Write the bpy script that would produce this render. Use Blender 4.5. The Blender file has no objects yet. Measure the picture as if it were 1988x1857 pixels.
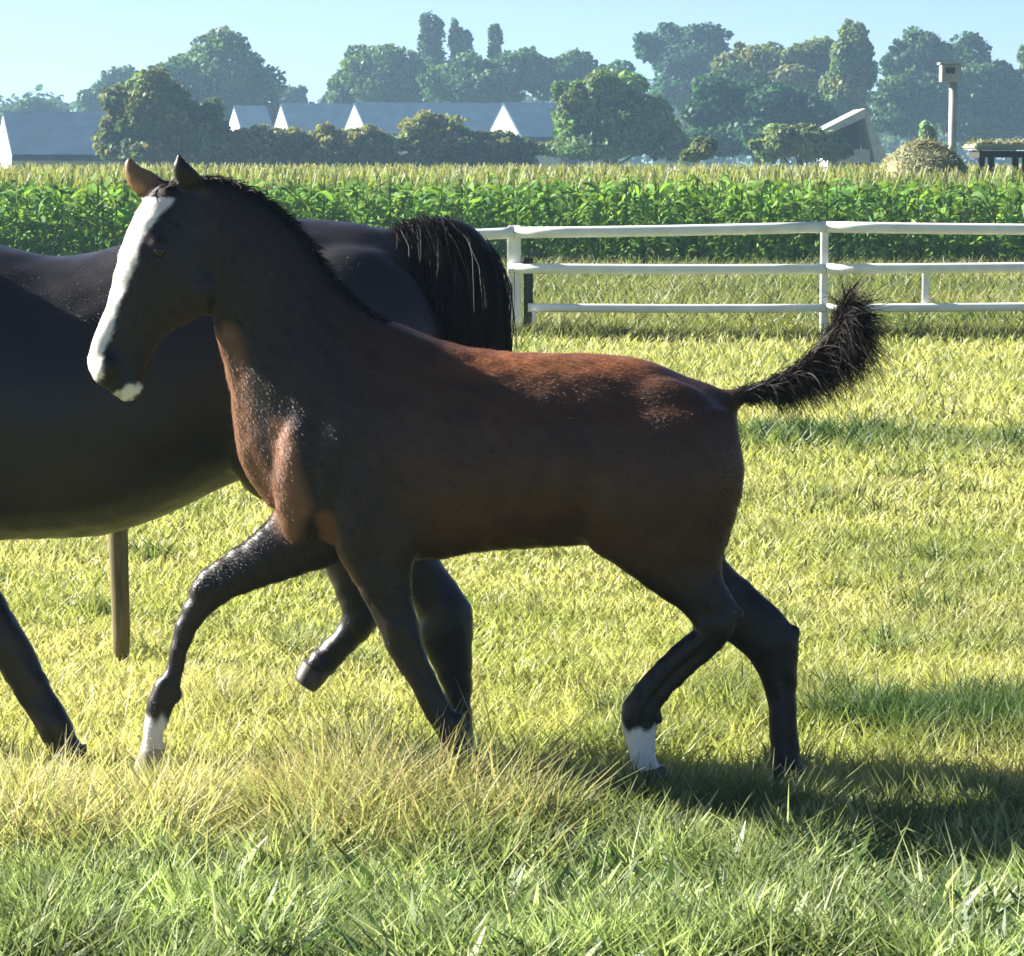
import bpy, bmesh, math, random
import numpy as np
from mathutils import Vector, Matrix

rng = np.random.default_rng(11)
random.seed(11)
scene = bpy.context.scene

# ------------------------------------------------------------------ camera
W_REF, H_REF = 1988.0, 1857.0          # measuring grid of the photograph
F_REF = 6536.0                         # focal length on that grid
HORIZON = 310.0
CAM_H = 1.6
PITCH = math.atan((H_REF / 2 - HORIZON) / F_REF)
cam_data = bpy.data.cameras.new("camera")
cam_data.sensor_fit = 'HORIZONTAL'
cam_data.sensor_width = 36.0
cam_data.lens = F_REF / W_REF * 36.0
cam_data.clip_start = 0.1
cam_data.clip_end = 6000.0
cam = bpy.data.objects.new("camera", cam_data)
cam.location = (0, 0, CAM_H)
cam.rotation_euler = (math.pi / 2 - PITCH, 0, 0)
scene.collection.objects.link(cam)
scene.camera = cam

# ------------------------------------------------------------------ sky and sun
SUN_EL = math.radians(30.0)
SUN_DIR = Vector((-0.93, 0.36, 0.0)).normalized()
sun_vec = Vector((SUN_DIR.x * math.cos(SUN_EL), SUN_DIR.y * math.cos(SUN_EL), math.sin(SUN_EL)))
world = bpy.data.worlds.new("World")
scene.world = world
world.use_nodes = True
wn = world.node_tree
wn.nodes.clear()
sky = wn.nodes.new("ShaderNodeTexSky")
sky.sky_type = 'NISHITA'
sky.sun_disc = False
sky.sun_elevation = SUN_EL
sky.sun_rotation = math.atan2(sun_vec.x, sun_vec.y)
sky.air_density = 0.36
sky.dust_density = 0.9
sky.ozone_density = 3.0
bgn = wn.nodes.new("ShaderNodeBackground")
bgn.inputs["Strength"].default_value = 0.05
wout = wn.nodes.new("ShaderNodeOutputWorld")
wn.links.new(sky.outputs[0], bgn.inputs[0])
wn.links.new(bgn.outputs[0], wout.inputs[0])

sun_data = bpy.data.lights.new("sun", 'SUN')
sun_data.energy = 5.0
sun_data.angle = math.radians(0.55)
sun_data.color = (1.0, 0.94, 0.84)
sun = bpy.data.objects.new("sun", sun_data)
sun.rotation_euler = sun_vec.to_track_quat('Z', 'Y').to_euler()
sun.location = sun_vec * 60
scene.collection.objects.link(sun)

vs = scene.view_settings
vs.view_transform = 'Standard'
vs.look = 'None'
vs.gamma = 1.0
vs.use_curve_mapping = False
vs.exposure = 2.1
scene.cycles.max_bounces = 7
scene.cycles.transparent_max_bounces = 6
scene.cycles.volume_bounces = 0
scene.cycles.volume_step_rate = 4.0
scene.cycles.use_denoising = True
scene.cycles.filter_width = 1.6

# ------------------------------------------------------------------ helpers
_f = (0.0, math.cos(PITCH), -math.sin(PITCH))
_u = (0.0, math.sin(PITCH), math.cos(PITCH))

def P(px, py, Y):
    """point of the place at depth Y metres that is seen at (px, py) of the measuring grid"""
    a = (px - W_REF / 2) / F_REF
    b = (H_REF / 2 - py) / F_REF
    dy = _f[1] + b * _u[1]
    dz = _f[2] + b * _u[2]
    k = Y / dy
    return Vector((a * k, Y, CAM_H + dz * k))

def ground_dist(py):
    return CAM_H * F_REF / (py - HORIZON)

def link(o, parent=None):
    scene.collection.objects.link(o)
    if parent is not None:
        o.parent = parent
        o.matrix_parent_inverse = Matrix.Translation(-parent.location)
    return o

def tag(o, label=None, cat=None, group=None, kind=None):
    if label: o["label"] = label
    if cat: o["category"] = cat
    if group: o["group"] = group
    if kind: o["kind"] = kind
    return o

def empty(name, loc):
    o = bpy.data.objects.new(name, None)
    o.empty_display_size = 0.1
    o.location = loc
    scene.collection.objects.link(o)
    return o

def mesh_np(name, verts, faces, mat=None, parent=None, smooth=False, cols=None, attr="tone"):
    """verts (n,3) array, faces list of int arrays (m,3) / (m,4)"""
    me = bpy.data.meshes.new(name)
    verts = np.asarray(verts, dtype=np.float32)
    if not isinstance(faces, (list, tuple)): faces = [faces]
    loops = np.concatenate([f.reshape(-1) for f in faces]).astype(np.int32)
    tot = np.concatenate([np.full(len(f), f.shape[1], np.int32) for f in faces])
    start = np.concatenate([[0], np.cumsum(tot)[:-1]]).astype(np.int32)
    me.vertices.add(len(verts))
    me.vertices.foreach_set("co", verts.reshape(-1))
    me.loops.add(len(loops))
    me.loops.foreach_set("vertex_index", loops)
    me.polygons.add(len(tot))
    me.polygons.foreach_set("loop_start", start)
    me.polygons.foreach_set("loop_total", tot)
    if smooth:
        me.polygons.foreach_set("use_smooth", np.ones(len(tot), dtype=bool))
    me.update(calc_edges=True)
    if cols is not None:
        a = me.attributes.new(attr, 'FLOAT_COLOR', 'POINT')
        c = np.ones((len(verts), 4), np.float32)
        c[:, :3] = cols
        a.data.foreach_set("color", c.reshape(-1))
    if mat: me.materials.append(mat)
    o = bpy.data.objects.new(name, me)
    return link(o, parent)

def bm_obj(name, bm, mat, parent=None, smooth=False):
    me = bpy.data.meshes.new(name)
    bmesh.ops.recalc_face_normals(bm, faces=bm.faces)
    bm.to_mesh(me); bm.free()
    if smooth:
        for p in me.polygons: p.use_smooth = True
    if mat: me.materials.append(mat)
    return link(bpy.data.objects.new(name, me), parent)

def ribbons(center, width, side):
    """center (n,k,3), width (n,k), side (n,3) or (n,k,3) -> verts, quads"""
    n, k, _ = center.shape
    if side.ndim == 2: side = side[:, None, :]
    off = side * width[:, :, None] * 0.5
    v = np.stack([center - off, center + off], axis=2).reshape(n * k * 2, 3)
    base = (np.arange(n) * k * 2)[:, None] + (np.arange(k - 1) * 2)[None, :]
    q = np.stack([base, base + 1, base + 3, base + 2], axis=-1).reshape(-1, 4)
    return v, q

def norm(a):
    return a / np.maximum(np.linalg.norm(a, axis=-1, keepdims=True), 1e-9)

def vnoise(x, y, scale, seed=0):
    """cheap smooth value noise, 0..1"""
    x = np.asarray(x) / scale; y = np.asarray(y) / scale
    xi = np.floor(x).astype(np.int64); yi = np.floor(y).astype(np.int64)
    xf = x - xi; yf = y - yi
    xf = xf * xf * (3 - 2 * xf); yf = yf * yf * (3 - 2 * yf)
    def h(a, b):
        t = np.sin(a * 127.1 + b * 311.7 + seed * 74.7) * 43758.5453
        return t - np.floor(t)
    return (h(xi, yi) * (1 - xf) + h(xi + 1, yi) * xf) * (1 - yf) + (h(xi, yi + 1) * (1 - xf) + h(xi + 1, yi + 1) * xf) * yf

def sstep(a, b, x):
    t = np.clip((x - a) / (b - a), 0, 1)
    return t * t * (3 - 2 * t)

# ------------------------------------------------------------------ materials
def new_mat(name):
    m = bpy.data.materials.new(name)
    m.use_nodes = True
    nt = m.node_tree
    for n in list(nt.nodes): nt.nodes.remove(n)
    out = nt.nodes.new("ShaderNodeOutputMaterial")
    return m, nt, out

def N(nt, kind, **kw):
    n = nt.nodes.new(kind)
    for k, v in kw.items(): setattr(n, k, v)
    return n

def foliage_mat(name, transl=0.4, rough=0.5, spec=0.25, transl_gain=(1.25, 1.2, 0.5)):
    m, nt, out = new_mat(name)
    at = N(nt, "ShaderNodeAttribute", attribute_name="tone")
    pr = N(nt, "ShaderNodeBsdfPrincipled")
    pr.inputs["Roughness"].default_value = rough
    pr.inputs["Specular IOR Level"].default_value = spec
    tr = N(nt, "ShaderNodeBsdfTranslucent")
    mul = N(nt, "ShaderNodeMix", data_type='RGBA', blend_type='MULTIPLY')
    mul.inputs[0].default_value = 1.0
    mul.inputs[7].default_value = (*transl_gain, 1)
    mix = N(nt, "ShaderNodeMixShader")
    mix.inputs[0].default_value = transl
    nt.links.new(at.outputs["Color"], pr.inputs["Base Color"])
    nt.links.new(at.outputs["Color"], mul.inputs[6])
    nt.links.new(mul.outputs[2], tr.inputs["Color"])
    nt.links.new(pr.outputs[0], mix.inputs[1])
    nt.links.new(tr.outputs[0], mix.inputs[2])
    nt.links.new(mix.outputs[0], out.inputs[0])
    return m

def noisy_mat(name, c1, c2, scale, rough=0.7, bump=0.2, detail=5, stretch=(1, 1, 1), spec=0.3):
    m, nt, out = new_mat(name)
    tc = N(nt, "ShaderNodeTexCoord")
    mp = N(nt, "ShaderNodeMapping"); mp.inputs["Scale"].default_value = stretch
    nz = N(nt, "ShaderNodeTexNoise"); nz.inputs["Scale"].default_value = scale; nz.inputs["Detail"].default_value = detail
    rp = N(nt, "ShaderNodeValToRGB")
    rp.color_ramp.elements[0].color = (*c1, 1); rp.color_ramp.elements[0].position = 0.32
    rp.color_ramp.elements[1].color = (*c2, 1); rp.color_ramp.elements[1].position = 0.68
    bp = N(nt, "ShaderNodeBump"); bp.inputs["Strength"].default_value = bump
    pr = N(nt, "ShaderNodeBsdfPrincipled"); pr.inputs["Roughness"].default_value = rough
    pr.inputs["Specular IOR Level"].default_value = spec
    nt.links.new(tc.outputs["Object"], mp.inputs[0]); nt.links.new(mp.outputs[0], nz.inputs["Vector"])
    nt.links.new(nz.outputs["Fac"], rp.inputs[0]); nt.links.new(rp.outputs[0], pr.inputs["Base Color"])
    nt.links.new(nz.outputs["Fac"], bp.inputs["Height"]); nt.links.new(bp.outputs[0], pr.inputs["Normal"])
    nt.links.new(pr.outputs[0], out.inputs[0])
    return m

def coat_mat(name, rough=0.4):
    m, nt, out = new_mat(name)
    at = N(nt, "ShaderNodeAttribute", attribute_name="tone")
    tc = N(nt, "ShaderNodeTexCoord")
    nz = N(nt, "ShaderNodeTexNoise"); nz.inputs["Scale"].default_value = 9; nz.inputs["Detail"].default_value = 6
    mp = N(nt, "ShaderNodeMapping"); mp.inputs["Scale"].default_value = (90, 90, 380); mp.inputs["Rotation"].default_value = (0, 0.5, 0)
    hz = N(nt, "ShaderNodeTexNoise"); hz.inputs["Scale"].default_value = 1; hz.inputs["Detail"].default_value = 3
    mr = N(nt, "ShaderNodeMapRange"); mr.inputs[3].default_value = 0.72; mr.inputs[4].default_value = 1.28
    mul = N(nt, "ShaderNodeVectorMath", operation='SCALE')
    bp = N(nt, "ShaderNodeBump"); bp.inputs["Strength"].default_value = 0.25; bp.inputs["Distance"].default_value = 0.004
    pr = N(nt, "ShaderNodeBsdfPrincipled")
    pr.inputs["Roughness"].default_value = rough
    pr.inputs["Specular IOR Level"].default_value = 0.38
    pr.inputs["Sheen Weight"].default_value = 0.0
    pr.inputs["Sheen Roughness"].default_value = 0.4
    pr.inputs["Sheen Tint"].default_value = (1.0, 0.8, 0.62, 1)
    nt.links.new(tc.outputs["Object"], nz.inputs["Vector"])
    nt.links.new(tc.outputs["Object"], mp.inputs[0]); nt.links.new(mp.outputs[0], hz.inputs["Vector"])
    nt.links.new(nz.outputs["Fac"], mr.inputs[0])
    nt.links.new(at.outputs["Color"], mul.inputs[0]); nt.links.new(mr.outputs[0], mul.inputs["Scale"])
    nt.links.new(mul.outputs[0], pr.inputs["Base Color"])
    nt.links.new(hz.outputs["Fac"], bp.inputs["Height"]); nt.links.new(bp.outputs[0], pr.inputs["Normal"])
    nt.links.new(pr.outputs[0], out.inputs[0])
    return m

M = {}
M['grass'] = foliage_mat("grass_blades", 0.42, 0.5, 0.25, (1.12, 1.15, 0.72))
M['corn'] = foliage_mat("corn_leaves", 0.4, 0.5, 0.2)
M['leaf'] = foliage_mat("tree_leaves", 0.4, 0.55, 0.2, (1.2, 1.25, 0.5))
M['hair'] = foliage_mat("horse_hair", 0.12, 0.65, 0.2, (1, 1, 1))
M['fur'] = foliage_mat("short_fur", 0.25, 0.55, 0.3, (1.6, 1.3, 1.1))
M['coat'] = coat_mat("horse_coat")
M['sleek'] = coat_mat("sleek_dark_coat", 0.36)
M['bark'] = noisy_mat("bark", (0.05, 0.037, 0.025), (0.12, 0.095, 0.07), 6, 0.9, 0.5, stretch=(4, 4, 0.6))
M['white_paint'] = noisy_mat("white_paint", (0.68, 0.69, 0.62), (0.84, 0.84, 0.78), 5, 0.45, 0.05)
M['old_wood'] = noisy_mat("old_wood", (0.06, 0.05, 0.022), (0.2, 0.16, 0.07), 9, 0.85, 0.4, stretch=(6, 6, 0.5))
M['dark_wood'] = noisy_mat("dark_wood", (0.02, 0.025, 0.014), (0.05, 0.05, 0.03), 9, 0.85, 0.4, stretch=(6, 6, 0.5))
M['hoof'] = noisy_mat("hoof_horn", (0.03, 0.026, 0.022), (0.09, 0.075, 0.06), 30, 0.45, 0.15, stretch=(1, 1, 0.3))
M['pale_hoof'] = noisy_mat("pale_hoof_horn", (0.2, 0.18, 0.15), (0.34, 0.3, 0.25), 30, 0.45, 0.15, stretch=(1, 1, 0.3))
M['eye'] = noisy_mat("eye_gloss", (0.008, 0.005, 0.004), (0.015, 0.009, 0.006), 40, 0.06, 0.0, spec=0.6)
M['wall'] = noisy_mat("white_render", (0.42, 0.41, 0.37), (0.55, 0.53, 0.48), 0.8, 0.8, 0.1)
M['slate'] = noisy_mat("grey_roof", (0.02, 0.05, 0.09), (0.035, 0.075, 0.125), 0.9, 0.9, 0.2, spec=0.1)
M['fascia'] = noisy_mat("dark_fascia", (0.03, 0.04, 0.045), (0.06, 0.07, 0.075), 2, 0.6, 0.1)
M['glass'] = noisy_mat("window_glass", (0.02, 0.025, 0.03), (0.04, 0.05, 0.06), 2, 0.08, 0.0, spec=0.6)
M['straw'] = foliage_mat("straw", 0.15, 0.7, 0.15, (1, 0.95, 0.6))
M['pole'] = noisy_mat("pale_pole", (0.27, 0.28, 0.26), (0.38, 0.39, 0.36), 4, 0.6, 0.1)

# ------------------------------------------------------------------ ground
def ground_mat():
    m, nt, out = new_mat("meadow_soil")
    tc = N(nt, "ShaderNodeTexCoord")
    n1 = N(nt, "ShaderNodeTexNoise"); n1.inputs["Scale"].default_value = 0.9; n1.inputs["Detail"].default_value = 8
    n2 = N(nt, "ShaderNodeTexNoise"); n2.inputs["Scale"].default_value = 14; n2.inputs["Detail"].default_value = 6
    r1 = N(nt, "ShaderNodeValToRGB")
    e = r1.color_ramp.elements
    e[0].color = (0.10, 0.13, 0.03, 1); e[0].position = 0.3
    e[1].color = (0.20, 0.21, 0.065, 1); e[1].position = 0.7
    r2 = N(nt, "ShaderNodeValToRGB")
    r2.color_ramp.elements[0].color = (0.45, 0.45, 0.4, 1); r2.color_ramp.elements[0].position = 0.35
    r2.color_ramp.elements[1].color = (1.1, 1.1, 1.0, 1); r2.color_ramp.elements[1].position = 0.65
    mul = N(nt, "ShaderNodeMix", data_type='RGBA', blend_type='MULTIPLY'); mul.inputs[0].default_value = 1
    bp = N(nt, "ShaderNodeBump"); bp.inputs["Strength"].default_value = 0.6; bp.inputs["Distance"].default_value = 0.05
    pr = N(nt, "ShaderNodeBsdfPrincipled"); pr.inputs["Roughness"].default_value = 0.95
    pr.inputs["Specular IOR Level"].default_value = 0.1
    for n in (n1, n2): nt.links.new(tc.outputs["Object"], n.inputs["Vector"])
    nt.links.new(n1.outputs["Fac"], r1.inputs[0]); nt.links.new(n2.outputs["Fac"], r2.inputs[0])
    nt.links.new(r1.outputs[0], mul.inputs[6]); nt.links.new(r2.outputs[0], mul.inputs[7])
    nt.links.new(mul.outputs[2], pr.inputs["Base Color"])
    nt.links.new(n2.outputs["Fac"], bp.inputs["Height"]); nt.links.new(bp.outputs[0], pr.inputs["Normal"])
    nt.links.new(pr.outputs[0], out.inputs[0])
    return m

gs = 900.0
ground = mesh_np("meadow_ground", np.array([[-gs, -40, 0], [gs, -40, 0], [gs, 1300, 0], [-gs, 1300, 0]]),
                 np.array([[0, 1, 2, 3]]), ground_mat())
tag(ground, "yellow-green meadow ground reaching to the distant trees", "ground", kind="structure")

# ------------------------------------------------------------------ houses behind the hedge
def box_bm(bm, c, s, rz=0.0):
    mat = Matrix.Translation(c) @ Matrix.Rotation(rz, 4, 'Z') @ Matrix.Diagonal((s[0], s[1], s[2], 1))
    return bmesh.ops.create_cube(bm, size=1.0, matrix=mat)

def house(px_corner, Y, ridge_py, eave_py, length, depth, rot, label, windows=0):
    """px_corner: where the near left corner stands; gable end looks left, roof runs to the right"""
    c = P(px_corner, HORIZON, Y); c.z = 0
    ridge = P(0, ridge_py, Y).z; eave = P(0, eave_py, Y).z
    root = empty("farmhouse", c)
    tag(root, label, "house")
    R = Matrix.Rotation(rot, 4, 'Z')
    T = Matrix.Translation(c) @ R
    def put(bm, name, mat, par=None):
        bmesh.ops.transform(bm, matrix=T, verts=bm.verts)
        return bm_obj(name, bm, mat, par or root)
    # walls: a gabled prism
    bm = bmesh.new()
    prof = [(0, 0), (depth, 0), (depth, eave), (depth / 2, ridge), (0, eave)]
    a = [bm.verts.new((0, y, z)) for y, z in prof]; b = [bm.verts.new((length, y, z)) for y, z in prof]
    bm.faces.new(a); bm.faces.new(b[::-1])
    for i in range(5): bm.faces.new((a[i], b[i], b[(i + 1) % 5], a[(i + 1) % 5]))
    wall = put(bm, "wall", M['wall'])
    # roof: two thick slabs, overhanging
    for sgn, name in ((0, "roof"), (1, "roof")):
        bm = bmesh.new()
        y0, y1 = (-0.35, depth / 2) if sgn == 0 else (depth + 0.35, depth / 2)
        drop = (ridge - eave) * 0.35 / (depth / 2)
        zs = [(y0, eave - drop + 0.06), (y1, ridge + 0.06), (y1, ridge + 0.24), (y0, eave - drop + 0.24)]
        a = [bm.verts.new((0.02, y, z)) for y, z in zs]; b = [bm.verts.new((length + 0.2, y, z)) for y, z in zs]
        bm.faces.new(a); bm.faces.new(b[::-1])
        for i in range(4): bm.faces.new((a[i], b[i], b[(i + 1) % 4], a[(i + 1) % 4]))
        rf = put(bm, name, M['slate'])
        if sgn == 0: front_roof = rf
    bm = bmesh.new(); box_bm(bm, (length / 2, -0.42, eave - (ridge - eave) * 0.7 / depth), (length, 0.12, 0.16))
    put(bm, "gutter", M['fascia'], front_roof)
    for k in range(windows):
        bm = bmesh.new(); box_bm(bm, (length * (k + 1) / (windows + 1), -0.02, eave * 0.5), (1.1, 0.08, min(1.2, eave * 0.5)))
        w = put(bm, "window", M['glass'], wall)
    return root

house(22, 170, 224, 303, 11, 8.5, math.radians(14), "white gabled house with blue-grey roof at the left edge, behind the foal's ears", 2)
house(563, 235, 206, 262, 5.6, 8, math.radians(13), "white gable and blue-grey roof just right of the big left tree", 1)
house(712, 228, 204, 262, 10.5, 8.5, math.radians(14), "long blue-grey roof with white gable beneath the rounded middle tree", 2)
house(1010, 215, 204, 268, 6.5, 8.5, math.radians(15), "white gable end partly hidden by the bright round bush", 1)
house(470, 245, 210, 262, 2.2, 8, math.radians(13), "sliver of grey roof left of the first white gable behind the hedge", 0)

# small white-edged barn on the right
def barn(px0, px1, Y, apex, base_py):
    x0, x1 = P(px0, HORIZON, Y).x, P(px1, HORIZON, Y).x
    ax = P(apex[0], HORIZON, Y).x; az = P(0, apex[1], Y).z; ez = P(0, base_py, Y).z
    root = empty("field_shelter", (x0, Y, 0))
    tag(root, "small open-fronted field shelter with pale roof edges right of centre beyond the corn", "shelter")
    def slab(name, pts, d0, d1, mat):
        bm = bmesh.new()
        a = [bm.verts.new((x, Y + d0, z)) for x, z in pts]; b = [bm.verts.new((x, Y + d1, z)) for x, z in pts]
        bm.faces.new(a); bm.faces.new(b[::-1])
        n = len(pts)
        for i in range(n): bm.faces.new((a[i], b[i], b[(i + 1) % n], a[(i + 1) % n]))
        return bm_obj(name, bm, mat, root)
    t = 0.3
    slab("roof", [(x0 - 0.3, ez - 0.1), (ax, az - 0.1), (ax, az + t), (x0 - 0.3, ez + t - 0.1)], -0.3, 5, M['pole'])
    slab("roof", [(ax + 0.02, az + t), (ax + 0.02, az - 0.2), (x1 + 0.05, ez - 1.2), (x1 + 0.65, ez - 1.2)], -0.3, 5, M['pole'])
    slab("back_wall", [(x0, 0), (x1, 0), (x1, ez - 1.2), (ax, az - 0.15), (x0, ez - 0.15)], 4.2, 4.5, M['dark_wood'])
    slab("wall", [(x0 - 0.02, 0), (x0 + 0.18, 0), (x0 + 0.18, ez - 0.12), (x0 - 0.02, ez - 0.12)], 0, 4.1, M['white_paint'])
    slab("wall", [(x1 - 0.1, 0), (x1 + 0.3, 0), (x1 + 0.3, ez - 1.22), (x1 - 0.1, ez - 1.22)], 0, 4.1, M['white_paint'])
    slab("front_board", [(x0 + 0.22, 1.45), (x1 - 0.15, 1.45), (x1 - 0.15, 2.05), (x0 + 0.22, 2.05)], 0.05, 0.15, M['pole'])
barn(1608, 1696, 150, (1678, 224), 262)

# ------------------------------------------------------------------ trees
LEAF_N = [0]
def leaf_cloud(lobes, n, size, tone, inner=0.35):
    """leaf-sized quads through the volume of several ellipsoid lobes"""
    vol = np.array([l[3] * l[4] * l[5] for l in lobes]) ** 0.75
    pick = rng.choice(len(lobes), n, p=vol / vol.sum())
    L = np.array(lobes)[pick]
    d = norm(rng.normal(size=(n, 3)))
    r = np.where(rng.random(n) < inner, rng.random(n) ** 0.4 * 0.92, 0.86 + 0.18 * rng.random(n))
    # ragged outline: radius varies with direction in clumps
    cl = np.sin(d[:, 0] * 7 + pick * 1.7) * np.sin(d[:, 2] * 8 + pick * 2.3) * np.sin(d[:, 1] * 6 + pick)
    r = r * (1 + 0.16 * cl + 0.05 * rng.normal(size=n))
    c = L[:, :3] + d * L[:, 3:6] * r[:, None]
    nrm = norm(d * 0.7 + rng.normal(size=(n, 3)) * 0.75 + np.array([0, 0, 0.25]))
    t1 = norm(np.cross(nrm, rng.normal(size=(n, 3))))
    s = size * (0.6 + 0.8 * rng.random(n))
    ctr = np.stack([c - t1 * s[:, None] * 0.6, c + nrm * s[:, None] * 0.12, c + t1 * s[:, None] * 0.6], axis=1)
    side = norm(np.cross(nrm, t1))
    wd = np.stack([s * 0.25, s * 0.95, s * 0.12], axis=1)
    v, q = ribbons(ctr, wd, side)
    lt = (0.7 + 0.7 * rng.random(len(lobes)))[pick][:, None]
    hue = (0.85 + 0.4 * rng.random(len(lobes)))[pick]
    tn = np.array(tone)[None, :] * (0.62 + 0.7 * rng.random((n, 1))) * lt
    tn[:, 0] *= hue
    clump = 0.8 + 0.4 * (0.5 + 0.5 * np.sin(c[:, 0] * 1.3 / size * 0.35) * np.sin(c[:, 2] * 1.1 / size * 0.35 + 1))
    tn = tn * clump[:, None]
    tn[:, 0] *= 1 + 0.25 * rng.normal(size=n) * 0.6
    cols = np.repeat(np.clip(tn, 0.004, 0.6), 6, axis=0)
    keep = v[:, 2].reshape(n, 6).min(axis=1) > 0.02
    if not keep.all():
        idx = np.nonzero(keep)[0]
        v = v.reshape(n, 6, 3)[idx].reshape(-1, 3); cols = cols.reshape(n, 6, 3)[idx].reshape(-1, 3)
        q = ribbons(np.zeros((len(idx), 3, 3)), np.zeros((len(idx), 3)), np.zeros((len(idx), 3)))[1]
    LEAF_N[0] += len(q)
    return v, q, cols

def tube_bm(bm, pts, rads, seg=7):
    rings = []
    for i, (p, r) in enumerate(zip(pts, rads)):
        p = Vector(p)
        d = (Vector(pts[min(i + 1, len(pts) - 1)]) - Vector(pts[max(i - 1, 0)])).normalized()
        a = d.orthogonal().normalized(); b = d.cross(a)
        rings.append([bm.verts.new(p + (a * math.cos(t) + b * math.sin(t)) * r) for t in [2 * math.pi * k / seg for k in range(seg)]])
    for r0, r1 in zip(rings, rings[1:]):
        for k in range(seg): bm.faces.new((r0[k], r0[(k + 1) % seg], r1[(k + 1) % seg], r1[k]))
    bm.faces.new(rings[0][::-1]); bm.faces.new(rings[-1])

def tree(name, label, cat, Y, lobes_px, tone, leaves, leaf, depth=None, group=None, trunk=True):
    """lobes_px: (px, py, half width px, half height px) ellipses measured off the photograph"""
    sc = F_REF / Y
    lobes = []
    for (px, py, rx, ry) in lobes_px:
        c = P(px, py, Y)
        rr = rx / sc
        yo = random.uniform(-0.35, 0.35) * rr
        lobes.append((c.x, Y + yo, c.z, rr, (depth or 0.8) * max(rr, ry / sc * 0.6), ry / sc))
    x = sum(l[0] * l[3] for l in lobes) / sum(l[3] for l in lobes)
    root = empty(name, (x, Y, 0))
    tag(root, label, cat, group)
    clumps = []
    for (cx, cy, cz, rx, ry, rz) in lobes:
        clumps.append((cx, cy, cz, rx * 0.74, ry * 0.74, rz * 0.74))
        for _ in range(11):
            d = Vector((random.gauss(0, 1), random.gauss(0, 1), random.gauss(0.25, 1))).normalized()
            k = random.uniform(0.62, 0.86); r = random.uniform(0.26, 0.46)
            clumps.append((cx + d.x * rx * k, cy + d.y * ry * k, max(cz + d.z * rz * k, 0.4), rx * r, ry * r, rz * r * random.uniform(0.75, 1.05)))
    v, q, cols = leaf_cloud(clumps, int(leaves * 2.4), leaf * 0.62, tone)
    mesh_np("crown", v, q, M['leaf'], root, cols=cols)
    if trunk:
        top = max(l[2] for l in lobes); r0 = 0.025 * top + 0.06
        bm = bmesh.new()
        tube_bm(bm, [(x, Y, -0.1), (x + 0.1, Y, top * 0.35), (x - 0.05, Y + 0.1, top * 0.7), (x, Y, top * 0.98)], [r0 * 1.3, r0, r0 * 0.6, r0 * 0.15])
        for l in lobes:
            tube_bm(bm, [(x, Y, l[2] * 0.45), ((x + l[0]) / 2, (Y + l[1]) / 2, l[2] * 0.75), (l[0], l[1], l[2])], [r0 * 0.5, r0 * 0.35, r0 * 0.1], 5)
        bm_obj("trunk", bm, M['bark'], root, True)
    return root

DARK = (0.045, 0.10, 0.035); MID = (0.07, 0.13, 0.04); OLIVE = (0.14, 0.17, 0.06); PALE = (0.15, 0.20, 0.075); TEAL = (0.03, 0.09, 0.05)
BG = "trees along the horizon"
tree("broadleaf_tree", "tallest left tree with a rounded dome against the sky", "tree", 265,
     [(425, 130, 90, 72), (470, 190, 75, 90), (360, 170, 80, 70), (420, 240, 120, 70), (500, 250, 60, 60)], MID, 6500, 0.55, group=BG)
tree("broadleaf_tree", "lower olive green tree standing before the domed left tree", "tree", 150,
     [(290, 200, 90, 75), (330, 250, 95, 60), (240, 250, 60, 60), (390, 250, 50, 55), (260, 290, 75, 30)], (0.11, 0.15, 0.055), 6000, 0.36, group=BG)
tree("broadleaf_tree", "hazy blue-green tree between the left house and the olive tree", "tree", 330,
     [(190, 205, 45, 42), (230, 190, 60, 60), (180, 260, 40, 50)], DARK, 2800, 0.6, group=BG)
tree("broadleaf_tree", "small domed tree showing above the left house roof", "tree", 340,
     [(66, 222, 52, 32), (20, 240, 60, 26), (120, 240, 50, 26)], DARK, 2200, 0.6, group=BG)
tree("broadleaf_tree", "small dark tree in the dip right of the domed left tree", "tree", 330,
     [(565, 200, 40, 36), (600, 240, 34, 40), (640, 232, 40, 40)], DARK, 2000, 0.6, group=BG)
tree("broadleaf_tree", "rounded broad tree rising right of the sky gap", "tree", 290,
     [(720, 150, 85, 60), (780, 150, 80, 58), (680, 200, 60, 60), (800, 200, 90, 50)], MID, 5000, 0.55, group=BG)
tree("poplar_tree", "tall slim column-shaped tree, highest of the three spires", "tree", 310,
     [(836, 60, 25, 46), (838, 100, 28, 50), (845, 160, 30, 60)], DARK, 2200, 0.42, group=BG)
tree("poplar_tree", "pointed spire tree, middle one of the three spires", "tree", 310,
     [(884, 66, 14, 30), (895, 90, 24, 34), (902, 140, 34, 50)], MID, 1700, 0.42, group=BG)
tree("poplar_tree", "smallest slim spire tree, right one of the three spires", "tree", 310,
     [(960, 76, 17, 28), (962, 120, 18, 40)], DARK, 1000, 0.42, group=BG)
tree("broadleaf_tree", "wide tree below the three spires, above the house roofs", "tree", 280,
     [(900, 160, 90, 52), (970, 150, 70, 50), (1020, 140, 55, 42), (940, 200, 90, 40)], DARK, 4800, 0.55, group=BG)
tree("broadleaf_tree", "low domed dark tree behind the bright round bush", "tree", 285,
     [(1110, 145, 70, 46), (1190, 165, 60, 42), (1060, 160, 50, 45)], DARK, 3600, 0.55, group=BG)
tree("round_bush", "bright green round bush left of centre beyond the corn", "bush", 165,
     [(1175, 200, 80, 66), (1120, 230, 60, 72), (1230, 240, 85, 60), (1160, 280, 110, 40), (1290, 270, 50, 45)], (0.12, 0.19, 0.055), 6500, 0.36, group=BG)
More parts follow.
